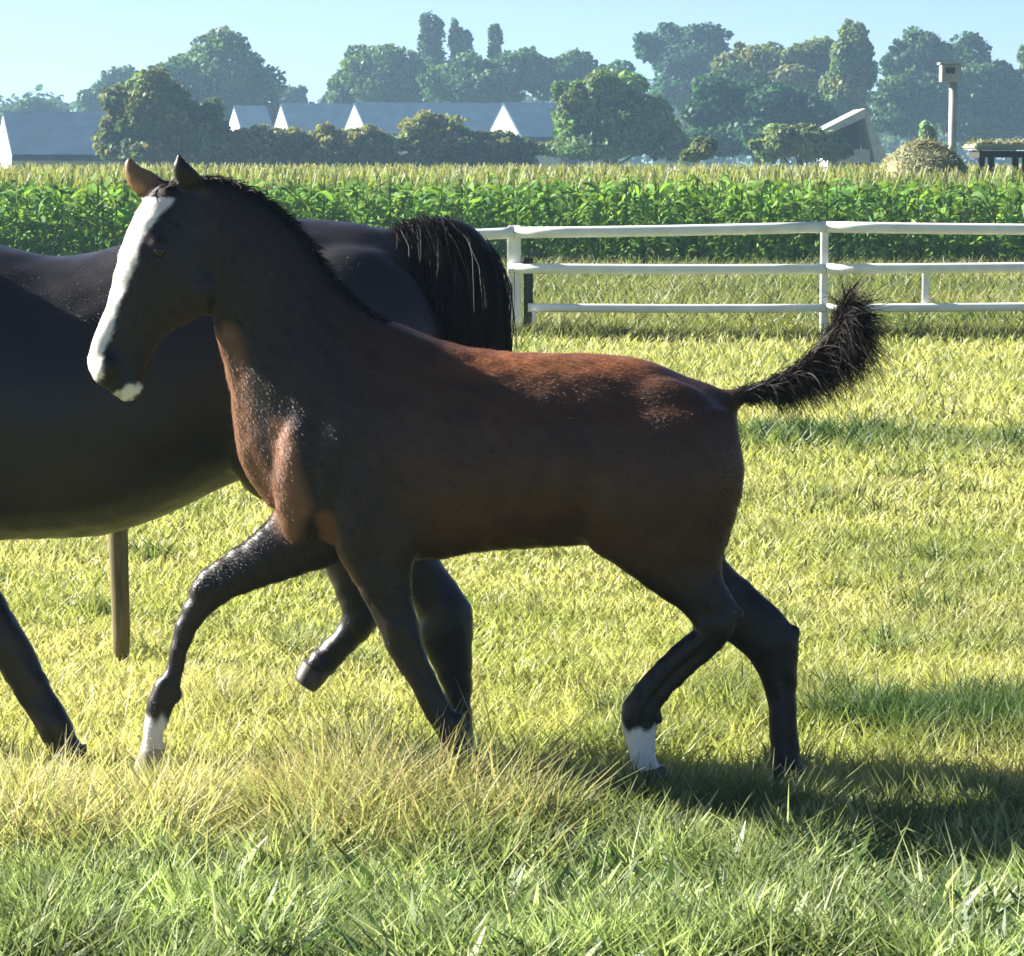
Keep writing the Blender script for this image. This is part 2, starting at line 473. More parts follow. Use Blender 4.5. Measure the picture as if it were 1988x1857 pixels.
tree("broadleaf_tree", "teal topped tall tree right of centre with lumpy crown", "tree", 300,
     [(1258, 92, 34, 34), (1296, 80, 40, 36), (1370, 75, 48, 38), (1330, 120, 90, 45), (1340, 170, 100, 45)], TEAL, 5200, 0.55, group=BG)
tree("broadleaf_tree", "pale olive wide tree between the teal tree and the pointed tree", "tree", 250,
     [(1500, 130, 70, 45), (1570, 120, 75, 46), (1450, 150, 70, 45), (1560, 170, 100, 45), (1440, 110, 18, 30)], OLIVE, 5500, 0.5, group=BG)
tree("broadleaf_tree", "pointed light green tree right of the olive tree", "tree", 235,
     [(1660, 105, 46, 52), (1650, 170, 55, 60), (1640, 230, 45, 45), (1650, 70, 20, 28)], PALE, 4200, 0.46, group=BG)
tree("broadleaf_tree", "dark shaded tree mass low behind the corn right of the bright bush", "tree", 200,
     [(1400, 225, 85, 72), (1500, 215, 80, 60), (1570, 230, 70, 66), (1440, 270, 110, 40)], TEAL, 5500, 0.42, group=BG)
tree("broadleaf_tree", "square topped dark green tree behind the nest box pole", "tree", 270,
     [(1800, 100, 50, 46), (1760, 120, 48, 46), (1800, 170, 90, 60), (1760, 220, 80, 60)], DARK, 5200, 0.52, group=BG)
tree("broadleaf_tree", "dark bluish tree sloping down towards the right edge", "tree", 275,
     [(1885, 115, 55, 42), (1930, 160, 62, 52), (1870, 190, 90, 60), (1960, 210, 60, 60), (1900, 250, 100, 45)], DARK, 5600, 0.52, group=BG)
tree("broadleaf_tree", "tree cut by the right edge of the picture", "tree", 285,
     [(2010, 130, 38, 52), (2040, 180, 60, 70), (2080, 220, 70, 70)], MID, 3200, 0.52, group=BG)
tree("round_bush", "pale low bush left of the small field shelter", "bush", 140,
     [(1535, 272, 62, 34), (1500, 290, 45, 28), (1585, 285, 48, 30), (1625, 292, 36, 24)], PALE, 2600, 0.3)
tree("round_bush", "tiny pale bush standing alone right of the round bush", "bush", 120,
     [(1365, 290, 26, 20), (1345, 302, 20, 16)], PALE, 900, 0.22, trunk=False)
tree("round_bush", "small pale conical shrub left of the nest box pole", "bush", 110,
     [(1800, 262, 18, 28), (1800, 285, 24, 20)], (0.30, 0.38, 0.30), 1100, 0.2, trunk=False)
HG = "hedge shrubs before the houses"
hx = [(405, 276, 48, 30), (480, 278, 56, 34), (560, 280, 54, 30), (640, 276, 56, 34), (715, 278, 52, 32), (835, 262, 60, 44), (905, 282, 56, 32), (975, 284, 64, 32)]
hl = ["hedge shrub at the left end beside the olive tree", "hedge shrub second from the olive tree", "hedge shrub just below the first white gable", "low hedge shrub between the first and second white gables",
      "hedge shrub just below the second white gable", "taller rounded hedge shrub rising before the long roof", "dark low hedge shrub right of the taller rounded one", "dark hedge shrub below the third white gable"]
for i, (a, l) in enumerate(zip(hx, hl)):
    t = ((0.17, 0.19, 0.08) if i < 6 else (0.08, 0.12, 0.05))
    tree("hedge_shrub", l, "shrub", 150, [a, (a[0] - a[2] * 0.5, a[1] + 10, a[2] * 0.7, a[3] * 0.8), (a[0] + a[2] * 0.5, a[1] + 12, a[2] * 0.7, a[3] * 0.8), (a[0] - a[2] * 0.45, 318, a[2] * 0.75, 30), (a[0] + a[2] * 0.45, 318, a[2] * 0.75, 30)], t, 2400, 0.3, group=HG, trunk=False)

# distant low woodland that closes the horizon as one mass
lob = []
for k in range(90):
    x = -190 + k * 4.3 + random.uniform(-2, 2)
    up = 1.4 if x > -22 else 0.0
    lob.append((x, 420 + random.uniform(-15, 15), 3.0 + up * 0.6 + random.uniform(0, 1.8), 4.5, 5, 3.6 + up * 0.7 + random.uniform(0, 2.2)))
v, q, cols = leaf_cloud(lob, 60000, 0.75, DARK)
tag(mesh_np("far_woodland", v, q, M['leaf'], cols=cols), "far low belt of woodland closing the horizon behind the houses", "woodland", kind="stuff")

# ------------------------------------------------------------------ corn
def corn():
    vs_, qs_, cs_ = [], [], []
    base = [0]
    def add(v, q, c):
        vs_.append(v); qs_.append(q + base[0]); cs_.append(c); base[0] += len(v)
    def plants(xy, leaves, lo, hmin, hmax, k=5):
        n = len(xy)
        h = hmin + (hmax - hmin) * rng.random(n)
        # stalks
        ctr = np.stack([np.c_[xy, np.zeros(n)], np.c_[xy + rng.normal(size=(n, 2)) * 0.03, h]], axis=1)
        a = rng.random(n) * math.pi
        v, q = ribbons(ctr, np.full((n, 2), 0.03), np.c_[np.cos(a), np.sin(a), np.zeros(n)])
        add(v, q, np.tile([0.09, 0.15, 0.035], (len(v), 1)))
        # leaves
        m = n * leaves
        pid = np.repeat(np.arange(n), leaves)
        lev = np.tile((np.arange(leaves) + 0.5) / leaves, n)
        z0 = h[pid] * (lo + (0.92 - lo) * lev) + rng.normal(size=m) * 0.03
        az = rng.random(m) * 2 * math.pi
        ln = 0.48 + 0.3 * rng.random(m)
        t = np.linspace(0, 1, k)[None, :]
        up = (0.62 + 0.35 * rng.random(m))[:, None]
        dr = (0.6 + 0.55 * rng.random(m))[:, None]
        rad = ln[:, None] * (t * 0.72)
        zz = z0[:, None] + ln[:, None] * (up * t - dr * t ** 2.1)
        ctr = np.stack([xy[pid, 0][:, None] + np.cos(az)[:, None] * rad, xy[pid, 1][:, None] + np.sin(az)[:, None] * rad, np.maximum(zz, 0.03)], axis=2)
        wid = np.array([0.5, 1, 0.95, 0.65, 0.05] if k == 5 else np.interp(np.linspace(0, 1, k), [0, 0.3, 1], [0.5, 1, 0.05]))[None, :] * (0.07 + 0.035 * rng.random(m))[:, None]
        side = np.c_[-np.sin(az), np.cos(az), rng.normal(size=m) * 0.45]
        v, q = ribbons(ctr, wid, norm(side))
        c = np.array([0.16, 0.31, 0.07])[None, :] * (0.55 + 0.8 * rng.random((m, 1)))
        c[:, 0] *= 0.8 + 0.5 * rng.random(m)
        add(v, q, np.repeat(c, 2 * k, axis=0))
        # tassels
        nt_ = 4
        m = n * nt_; pid = np.repeat(np.arange(n), nt_)
        az = rng.random(m) * 6.28
        top = np.c_[xy[pid], h[pid] * 0.94]
        tip = top + np.c_[np.cos(az) * 0.09, np.sin(az) * 0.09, 0.12 + 0.16 * rng.random(m)]
        v, q = ribbons(np.stack([top, tip], axis=1), np.tile([0.014, 0.02], (m, 1)), np.c_[-np.sin(az), np.cos(az), np.zeros(m)])
        add(v, q, np.repeat(np.array([0.24, 0.26, 0.13])[None, :] * (0.7 + 0.5 * rng.random((m, 1))), 4, axis=0))
    rows = []
    for r in range(7):
        y = 50.0 + r * 0.72
        x = np.arange(-12.5, 13, 0.17); rows.append(np.c_[x + rng.normal(size=len(x)) * 0.04, y + rng.normal(size=len(x)) * 0.06])
    plants(np.concatenate(rows), 11, 0.06, 1.16, 1.34)
    rows = []
    y = 55.1
    while y < 118:
        hw = y * 0.152 * 1.25 + 2
        st = 0.22 + (y - 55) * 0.006
        x = np.arange(-hw, hw, st) + rng.random() * st
        r = np.c_[x + rng.normal(size=len(x)) * 0.05, y + rng.normal(size=len(x)) * 0.1]
        keep = ~((r[:, 0] > 5.2) & (r[:, 0] < 11.5) & (r[:, 1] > 57.5) & (r[:, 1] < 66))
        rows.append(r[keep]); y += 0.75 + (y - 55) * 0.02
    plants(np.concatenate(rows), 5, 0.55, 1.16, 1.36, 4)
    o = mesh_np("corn_crop", np.concatenate(vs_), np.concatenate(qs_), M['corn'], cols=np.concatenate(cs_))
    tag(o, "field of green corn with tan tassels behind the white fence", "corn", kind="stuff")
corn()

# ------------------------------------------------------------------ straw heap, platform, nest box pole
def straw_heap():
    Y = 61.0
    c = P(1790, HORIZON, Y)
    root = empty("straw_heap", (c.x, Y, 0))
    tag(root, "rounded tan straw heap rising out of the corn at the right", "heap")
    bm = bmesh.new()
    bmesh.ops.create_icosphere(bm, subdivisions=4, radius=1.0)
    for vv in bm.verts:
        d = vv.co.copy()
        k = 1 + 0.07 * math.sin(d.x * 5 + 1) * math.sin(d.y * 4) + 0.05 * math.sin(d.z * 9 + d.x * 7)
        z = max(d.z, -0.02)
        vv.co = Vector((c.x + d.x * 0.9 * k, Y + d.y * 1.17 * k, (z ** 0.62 if z > 0 else z) * 1.76 * k))
    bm_obj("mound", bm, noisy_mat("packed_straw", (0.2, 0.19, 0.085), (0.33, 0.3, 0.15), 7, 0.95, 0.6), root, True)
    n = 12000
    d = norm(rng.normal(size=(n, 3))); d[:, 2] = np.abs(d[:, 2])
    p = np.c_[c.x + d[:, 0] * 0.96, Y + d[:, 1] * 1.25, d[:, 2] ** 0.62 * 1.86] * 1.0
    p[:, 2] *= 1 + 0.08 * (vnoise(p[:, 0], p[:, 1], 0.35, 77) - 0.5)
    tt = norm(np.cross(d, rng.normal(size=(n, 3))) + d * 0.25)
    ctr = np.stack([p - tt * 0.1, p + tt * 0.14], axis=1)
    v, q = ribbons(ctr, np.full((n, 2), 0.018), norm(np.cross(tt, d)))
    cc = np.array([0.33, 0.33, 0.18])[None, :] * (0.6 + 0.7 * rng.random((n, 1)))
    s = mesh_np("loose_straw", v, q, M['straw'], root, cols=np.repeat(cc, 4, axis=0)); s["kind"] = "stuff"
straw_heap()

def platform():
    Y = 63.0
    x0, x1 = P(1880, 300, Y).x, P(2075, 300, Y).x
    top = P(0, 280, Y).z; bot = P(0, 300, Y).z
    root = empty("hay_wagon", ((x0 + x1) / 2, Y, 0))
    tag(root, "low flat farm wagon with dark underside at the right edge beside the straw heap", "wagon")
    bm = bmesh.new(); box_bm(bm, ((x0 + x1) / 2, Y, (top + bot) / 2 + 0.04), (x1 - x0, 1.7, (top - bot) * 0.55)); bmesh.ops.bevel(bm, geom=bm.edges[:], offset=0.03, segments=2, affect='EDGES')
    bm_obj("deck", bm, noisy_mat("pale_boards", (0.26, 0.27, 0.19), (0.38, 0.38, 0.28), 3, 0.8, 0.2, stretch=(0.4, 5, 1)), root)
    bm = bmesh.new(); box_bm(bm, ((x0 + x1) / 2, Y - 0.02, bot + 0.0), (x1 - x0 - 0.2, 1.5, 0.12)); bm_obj("chassis", bm, M['dark_wood'], root)
    for xx in (P(1981, 300, Y).x, P(1915, 300, Y).x):
        for yy in (Y - 0.62, Y + 0.62):
            bm = bmesh.new(); box_bm(bm, (xx, yy, bot / 2 - 0.03), (0.11, 0.11, bot - 0.06)); bm_obj("leg", bm, M['dark_wood'], root)
    # uneven layer of hay on the deck
    n = 1600
    xx = x0 + 0.05 + (x1 - x0 - 0.1) * rng.random(n); yy = Y + 1.5 * (rng.random(n) - 0.5)
    zz = top - 0.02 + 0.09 * vnoise(xx, yy, 0.5, 3) * rng.random(n)
    a = rng.random(n) * 6.28; tt = np.c_[np.cos(a), np.sin(a), rng.normal(size=n) * 0.3] * 0.13
    p = np.c_[xx, yy, zz]
    v, q = ribbons(np.stack([p - tt, p + tt], axis=1), np.full((n, 2), 0.03), np.c_[-np.sin(a), np.cos(a), np.zeros(n)])
    s = mesh_np("loose_hay", v, q, M['straw'], root, cols=np.repeat(np.array([0.3, 0.31, 0.18])[None, :] * (0.6 + 0.6 * rng.random((n, 1))), 4, axis=0)); s["kind"] = "stuff"
platform()

def nest_pole():
    Y = 70.0
    b = P(1849, HORIZON, Y); top = P(0, 126, Y).z; ht = P(0, 160, Y).z
    root = empty("nest_box_pole", (b.x, Y, 0))
    tag(root, "tall pale pole with a small box on top before the dark trees", "pole")
    bm = bmesh.new(); tube_bm(bm, [(b.x + 0.03, Y, -0.1), (b.x, Y, 1.5), (b.x, Y, ht + 0.1)], [0.1, 0.092, 0.085], 12); bm_obj("post", bm, M['pole'], root, True)
    bw = 37 / (F_REF / Y)
    cx = P(1841, HORIZON, Y).x
    bm = bmesh.new(); box_bm(bm, (cx, Y - 0.1, (top + ht) / 2), (bw, 0.42, top - ht)); bmesh.ops.bevel(bm, geom=bm.edges[:], offset=0.01, segments=1, affect='EDGES')
    bx = bm_obj("box", bm, noisy_mat("box_boards", (0.3, 0.28, 0.27), (0.42, 0.4, 0.38), 4, 0.7, 0.2), root)
    bm = bmesh.new(); box_bm(bm, (cx, Y - 0.12, top + 0.02), (bw + 0.08, 0.54, 0.035)); bm_obj("lid", bm, M['pole'], bx)
    bm = bmesh.new(); box_bm(bm, (cx - 0.02, Y - 0.312, (top + ht) / 2 + 0.05), (bw * 0.5, 0.012, (top - ht) * 0.35)); bm_obj("opening", bm, M['fascia'], bx)
nest_pole()

# ------------------------------------------------------------------ white rail fence
def fence():
    Y = ground_dist(655)
    c = P(1000, HORIZON, Y)
    root = empty("white_rail_fence", (c.x, Y, 0))
    tag(root, "white three-rail paddock fence in front of the corn", "fence")
    sc = F_REF / Y
    def rail(pts, hpx, yo):
        for (xa, ya), (xb, yb) in zip(pts, pts[1:]):
            a = P(xa, ya, Y); b = P(xb, yb, Y)
            bm = bmesh.new()
            nseg = 6
            prev = None
            for s in range(nseg + 1):
                t = s / nseg
                x = a.x + (b.x - a.x) * t + (0.004 if s == 0 else (-0.004 if s == nseg else 0))
                z = a.z + (b.z - a.z) * t - 0.006 * math.sin(math.pi * t)
                h = hpx / sc / 2
                ring = [bm.verts.new((x, Y + yo + math.cos(g) * h * 0.9, z + math.sin(g) * h)) for g in [2 * math.pi * k / 14 for k in range(14)]]
                if prev:
                    for k in range(14): bm.faces.new((prev[k], prev[(k + 1) % 14], ring[(k + 1) % 14], ring[k]))
                else: bm.faces.new(ring)
                prev = ring
            bm.faces.new(prev[::-1])
            bm_obj("rail", bm, M['white_paint'], root, True)
    rail([(858, 456), (998, 452), (1602, 441), (2212, 446)], 22, -0.08)
    rail([(985, 521), (1602, 522), (2212, 515)], 20, -0.08)
    rail([(1024, 597), (1602, 598), (2212, 592)], 17, -0.08)
    def post(px, wpx, top_py, mat, yo=0.0, dw=0.1):
        b = P(px, HORIZON, Y + yo); z = P(0, top_py, Y).z
        bm = bmesh.new(); w = wpx / sc
        box_bm(bm, (b.x, Y + yo, z / 2 - 0.05), (w, dw, z + 0.1))
        bmesh.ops.bevel(bm, geom=bm.edges[:], offset=min(w, dw) * 0.12, segments=2, affect='EDGES')
        return bm_obj("post", bm, mat, root)
    post(998, 27, 438, M['white_paint'])
    post(1026, 18, 500, M['dark_wood'], 0.02)
    post(1602, 14, 442, M['white_paint'])
    post(2212, 24, 432, M['white_paint'])
    z1, z0 = P(0, 530, Y).z, P(0, 588, Y).z
    x = P(1799, HORIZON, Y).x
    bm = bmesh.new(); box_bm(bm, (x, Y - 0.03, (z0 + z1) / 2), (0.055, 0.05, z1 - z0 + 0.06)); bm_obj("batten", bm, M['white_paint'], root)
    zt = P(0, 600, Y).z
    x = P(1037, HORIZON, Y).x
    bm = bmesh.new(); box_bm(bm, (x, Y - 0.16, zt / 2), (0.035, 0.03, zt)); bm_obj("stake", bm, M['white_paint'], root)
fence()

def stake():
    Y = ground_dist(1295)
    b = P(233, 1295, Y)
    bm = bmesh.new()
    r = 18.5 / (F_REF / Y)
    pts = []
    tube_bm(bm, [(b.x + 0.006, Y, -0.08), (b.x + 0.004, Y, 0.1), (b.x - 0.002, Y, 0.5), (b.x, Y, 1.02), (b.x, Y, 1.05)], [r * 0.7, r * 0.95, r, r * 1.02, r * 0.85], 14)
    for vv in bm.verts:
        vv.co.x += 0.003 * math.sin(vv.co.z * 23 + vv.co.y * 90)
    o = bm_obj("wooden_stake", bm, M['old_wood'], None, True)
    tag(o, "slim weathered wooden stake seen below the big horse's belly", "stake")
stake()

# ------------------------------------------------------------------ horses
def catmull(S, sub):
    S = np.asarray(S, float)
    out = []
    n = len(S)
    for i in range(n - 1):
        p0, p1, p2, p3 = S[max(i - 1, 0)], S[i], S[i + 1], S[min(i + 2, n - 1)]
        for j in range(sub):
            t = j / sub
            out.append(0.5 * ((2 * p1) + (-p0 + p2) * t + (2 * p0 - 5 * p1 + 4 * p2 - p3) * t * t + (-p0 + 3 * p1 - 3 * p2 + p3) * t ** 3))
    out.append(S[-1])
    return np.array(out)

def loft(bm, secs, Y0, sub=4, seg=20, egg=0.0, power=1.0, groove=0.0):
    """secs: (xa, ya, xb, yb, half thickness m, lateral offset m): the two outline points of each section"""
    S = catmull([s if len(s) == 6 else (*s, 0.0) for s in secs], sub)
    rings = []
    for xa, ya, xb, yb, w, off in S:
        A = P(xa, ya, Y0 + off); B = P(xb, yb, Y0 + off)
        c = (A + B) / 2; h = (A - B) / 2
        ring = []
        for k in range(seg):
            t = 2 * math.pi * k / seg
            ct, st = math.cos(t), math.sin(t)
            st2 = math.copysign(abs(st) ** power, st)
            gr = 1 - groove * max(0.0, min(1.0, (0.042 - w) / 0.012)) * math.exp(-((ct + 0.22) / 0.2) ** 2)
            ring.append(bm.verts.new(c + h * ct + Vector((0, 1, 0)) * (max(w, 0.004) * st2 * (1 - egg * ct) * gr)))
        rings.append(ring)
    for r0, r1 in zip(rings, rings[1:]):
        for k in range(seg): bm.faces.new((r0[k], r0[(k + 1) % seg], r1[(k + 1) % seg], r1[k]))
    for r in (rings[0], rings[-1]):
        c = bm.verts.new(sum((v.co for v in r), Vector()) / seg)
        for k in range(seg): bm.faces.new((r[k], r[(k + 1) % seg], c))

def blob(bm, px, py, rx, rz, ry, Y0, off, rot=0.0):
    """ellipsoid swelling (muscle), radii in metres"""
    c = P(px, py, Y0 + off)
    mat = Matrix.Translation(c) @ Matrix.Rotation(rot, 4, 'Y') @ Matrix.Diagonal((rx, ry, rz, 1))
    bmesh.ops.create_icosphere(bm, subdivisions=3, radius=1.0, matrix=mat)

def relax(me, weight, iters):
    """Laplacian smoothing, weight 0..1 per vertex"""
    co = coords(me).astype(np.float64)
    ed = np.empty(len(me.edges) * 2, np.int32); me.edges.foreach_get("vertices", ed); ed = ed.reshape(-1, 2)
    deg = np.bincount(ed.reshape(-1), minlength=len(co)).astype(float)[:, None]
    w = weight[:, None] * 0.6
    for it in range(iters):
        for ww in (w, -w * 1.02):
            acc = np.zeros_like(co)
            for a in range(3):
                acc[:, a] = np.bincount(ed[:, 0], co[ed[:, 1], a], len(co)) + np.bincount(ed[:, 1], co[ed[:, 0], a], len(co))
            co += (acc / deg - co) * (ww if ww is w else ww * 0.75)
    me.vertices.foreach_set("co", co.astype(np.float32).reshape(-1))
    me.update()

def ripple(me, amp):
    """small uneven swellings: veins, tendons, hair lie"""
    co = coords(me).astype(np.float64)
    nr = np.empty(len(co) * 3, np.float32); me.vertices.foreach_get("normal", nr); nr = nr.reshape(-1, 3)
    x, y, z = co.T
    f = np.sin(x * 61 + np.sin(z * 37) * 2) * np.sin(z * 47 + y * 53) + 0.7 * np.sin(x * 23 - z * 29 + 1.3) * np.sin(y * 31 + z * 17) + 0.5 * np.sin(x * 113 + z * 90)
    co += nr * (amp * f)[:, None]
    me.vertices.foreach_set("co", co.astype(np.float32).reshape(-1)); me.update()

def fur(name, parent, me, n, length, flow, lift=0.2):
    """short hairs all over a body, combed along flow(co) -> directions"""
    me.calc_loop_triangles()
    tri = np.empty(len(me.loop_triangles) * 3, np.int32); me.loop_triangles.foreach_get("vertices", tri); tri = tri.reshape(-1, 3)
    co = coords(me).astype(np.float64)
    tone = np.empty(len(co) * 4, np.float32); me.attributes["tone"].data.foreach_get("color", tone); tone = tone.reshape(-1, 4)[:, :3]
    a, b, c = co[tri[:, 0]], co[tri[:, 1]], co[tri[:, 2]]
    nr = np.cross(b - a, c - a); ar = np.linalg.norm(nr, axis=1)
    f = rng.choice(len(tri), n, p=ar / ar.sum())
    r1 = np.sqrt(rng.random(n))[:, None]; r2 = rng.random(n)[:, None]
    p = a[f] * (1 - r1) + b[f] * r1 * (1 - r2) + c[f] * r1 * r2
    nn = norm(nr[f])
    d = flow(p)
    d = norm(d - nn * (d * nn).sum(axis=1, keepdims=True)) + rng.normal(size=(n, 3)) * 0.22
    d = norm(norm(d) + nn * lift * (0.6 + 0.8 * rng.random((n, 1))))
    ln = length(p) * (0.6 + 0.8 * rng.random(n))
    mid = p + d * ln[:, None] * 0.55
    tip = p + (d - nn * 0.12) * ln[:, None]
    ctr = np.stack([p - nn * 0.001, mid, tip], axis=1)
    wd = np.tile([0.0011, 0.001, 0.0002], (n, 1))
    v, q = ribbons(ctr, wd, norm(np.cross(d, nn)))
    cc = tone[tri[f, 0]] * (0.85 + 0.4 * rng.random((n, 1)))
    o = mesh_np(name, v, q, M['fur'], parent, cols=np.repeat(cc, 6, axis=0))
    o["kind"] = "stuff"
    return o

def fused(name, bm, voxel, smooth_iter):
    bmesh.ops.recalc_face_normals(bm, faces=bm.faces)
    me = bpy.data.meshes.new("tmp"); bm.to_mesh(me); bm.free()
    o = bpy.data.objects.new("tmp", me); scene.collection.objects.link(o)
    md = o.modifiers.new("r", 'REMESH'); md.mode = 'VOXEL'; md.voxel_size = voxel
    sm = o.modifiers.new("s", 'SMOOTH'); sm.factor = 0.5; sm.iterations = smooth_iter
    dg = bpy.context.evaluated_depsgraph_get(); dg.update()
    out = bpy.data.meshes.new_from_object(o.evaluated_get(dg), depsgraph=dg)
    bpy.data.objects.remove(o); bpy.data.meshes.remove(me)
    for p in out.polygons: p.use_smooth = True
    out.name = name
    return out

def plane_px(co, Y0):
    """outline coordinates of body points flattened onto the horse's middle plane"""
    d = co[:, 2] - CAM_H
    py_ang = np.arctan2(-d, Y0) - PITCH
    px = W_REF / 2 + co[:, 0] / (Y0 * math.cos(PITCH) - d * math.sin(PITCH)) * F_REF
    py = H_REF / 2 + np.tan(py_ang) * F_REF
    return px, py

def poly_dist(px, py, pts):
    best = np.full(len(px), 1e9)
    for (x0, y0), (x1, y1) in zip(pts, pts[1:]):
        dx, dy = x1 - x0, y1 - y0
        t = np.clip(((px - x0) * dx + (py - y0) * dy) / (dx * dx + dy * dy), 0, 1)
        best = np.minimum(best, np.hypot(px - x0 - t * dx, py - y0 - t * dy))
    return best

def set_tone(me, cols):
    a = me.attributes.new("tone", 'FLOAT_COLOR', 'POINT')
    c = np.ones((len(me.vertices), 4), np.float32); c[:, :3] = cols
    a.data.foreach_set("color", c.reshape(-1))

def coords(me):
    co = np.empty(len(me.vertices) * 3, np.float32); me.vertices.foreach_get("co", co)
    return co.reshape(-1, 3)

def hoof(parent, Y0, secs, mat):
    bm = bmesh.new()
    loft(bm, secs, Y0, sub=3, seg=16)
    return bm_obj("hoof", bm, mat, parent, True)

def hair(name, parent, starts, dirs, lens, gravity, width, tone, k=6, wob=0.25):
    n = len(starts)
    t = np.linspace(0, 1, k)[None, :, None]
    w1 = rng.normal(size=(n, 3)) * wob
    ctr = starts[:, None, :] + (norm(dirs)[:, None, :] * t + w1[:, None, :] * t ** 2 * 0.6) * lens[:, None, None]
    ctr[:, :, 2] -= (gravity * lens)[:, None] * (t[:, :, 0] ** 2)
    side = norm(np.cross(norm(dirs), rng.normal(size=(n, 3))))
    wd = np.interp(np.linspace(0, 1, k), [0, 0.5, 1], [1, 0.9, 0.15])[None, :] * (width * (0.6 + 0.8 * rng.random(n)))[:, None]
    v, q = ribbons(ctr, wd, side)
    c = np.array(tone)[None, :] * (0.5 + 1.0 * rng.random((n, 1)))
    o = mesh_np(name, v, q, M['hair'], parent, cols=np.repeat(c, 2 * k, axis=0))
    o["kind"] = "stuff"
    return o

# ---- foal
FY = 8.0
def make_foal():
    root = empty("foal", (P(1000, 0, FY).x, FY, 0))
    tag(root, "dark bay foal with white blaze trotting left, fluffy tail raised", "foal")
    pv = P(400, 470, FY)
    HT = Matrix.Translation(pv) @ Matrix.Rotation(math.radians(20), 4, 'Z') @ Matrix.Translation(-pv)
    bm = bmesh.new()
    # trunk
    loft(bm, [(575, 740, 545, 990, .07), (640, 670, 610, 1045, .13), (740, 622, 730, 1082, .17), (850, 657, 840, 1088, .19), (950, 679, 940, 1072, .205),
              (1060, 684, 1055, 1063, .215), (1160, 686, 1150, 1060, .21), (1250, 696, 1225, 1060, .20), (1330, 728, 1310, 1050, .185), (1395, 752, 1385, 1010, .14), (1432, 800, 1425, 960, .085)], FY, egg=0.12)
    # neck
    loft(bm, [(395, 600, 395, 343, .05), (418, 632, 440, 345, .055), (440, 690, 520, 386, .06), (456, 790, 580, 445, .068), (464, 880, 640, 528, .085),
              (505, 950, 700, 590, .115), (550, 1010, 770, 632, .14)], FY, egg=0.15)
    # windpipe ridge down the front of the neck
    loft(bm, [(412, 628, 452, 640, .03), (428, 690, 478, 690, .034), (446, 770, 500, 770, .037), (456, 860, 512, 860, .038), (478, 925, 535, 925, .036), (520, 985, 560, 985, .03)], FY, seg=14)
    # head, turned a little towards the viewer
    n0 = len(bm.verts)
    loft(bm, [(345, 343, 425, 415, .04), (300, 362, 430, 480, .058), (268, 402, 424, 560, .07), (243, 448, 405, 605, .076), (226, 500, 368, 628, .068), (212, 562, 322, 650, .054),
              (192, 618, 297, 688, .045), (175, 660, 284, 725, .042), (167, 698, 277, 752, .044), (176, 728, 262, 772, .038), (204, 752, 244, 780, .022)], FY, egg=-0.1)
    blob(bm, 375, 560, .075, .07, .066, FY, 0)                 # cheeks
    blob(bm, 388, 372, .05, .035, .045, FY, 0)                 # poll
    blob(bm, 290, 476, .026, .016, .018, FY, -.06); blob(bm, 290, 476, .026, .016, .018, FY, .06)   # brows
    blob(bm, 200, 706, .03, .03, .02, FY, -.03); blob(bm, 200, 706, .03, .03, .02, FY, .03)       # nostril rims
    # ears
    loft(bm, [(288, 396, 338, 358, .016, .04), (264, 366, 326, 348, .024, .05), (255, 342, 308, 334, .02, .055), (256, 322, 286, 322, .013, .058), (261, 304, 267, 306, .005, .06)], FY, seg=12)
    loft(bm, [(338, 366, 386, 360, .016, -.04), (324, 342, 374, 340, .022, -.05), (320, 324, 358, 326, .017, -.052), (322, 310, 342, 313, .01, -.052), (328, 296, 333, 297, .004, -.052)], FY, seg=12)
    bm.verts.ensure_lookup_table()
    n1 = len(bm.verts)
    for i in range(n0, len(bm.verts)): bm.verts[i].co = HT @ bm.verts[i].co
    # shoulders, thighs, breast
    for s in (-1, 1):
        blob(bm, 690, 860, .11, .22, .075, FY, s * .08, rot=0.25)
        blob(bm, 590, 905, .07, .19, .055, FY, s * .075, rot=0.12)
        blob(bm, 1290, 880, .16, .18, .085, FY, s * .1, rot=-0.1)
    # near hind (swinging forward)
    o = -.105
    loft(bm, [(1150, 800, 1425, 790, .07, o - .01), (1122, 900, 1440, 860, .095, o - .022), (1112, 985, 1444, 950, .098, o - .022), (1140, 1056, 1412, 1050, .078, o - .008), (1200, 1102, 1402, 1100, .06, o), (1270, 1151, 1412, 1138, .05, o),
              (1325, 1190, 1432, 1176, .042, o), (1346, 1218, 1428, 1222, .041, o), (1322, 1240, 1398, 1262, .036, o), (1275, 1284, 1340, 1312, .028, o), (1235, 1330, 1302, 1352, .027, o),
              (1207, 1372, 1279, 1384, .033, o), (1208, 1415, 1274, 1420, .03, o), (1222, 1470, 1274, 1470, .026, o), (1238, 1508, 1290, 1496, .028, o)], FY, groove=0.45, seg=26)
    # far hind (pushing off)
    o = .105
    loft(bm, [(1150, 880, 1440, 850, .085, o), (1150, 980, 1444, 940, .085, o), (1210, 1060, 1415, 1050, .07, o), (1290, 1120, 1412, 1090, .058, o), (1350, 1180, 1470, 1145, .047, o),
              (1400, 1235, 1520, 1194, .043, o), (1440, 1268, 1551, 1236, .041, o), (1466, 1300, 1549, 1282, .036, o), (1487, 1350, 1547, 1348, .029, o), (1493, 1425, 1549, 1422, .028, o),
              (1493, 1488, 1556, 1490, .034, o), (1496, 1528, 1550, 1535, .028, o), (1494, 1556, 1548, 1558, .03, o)], FY, groove=0.45, seg=26)
    # far fore (reaching)
    o = .095
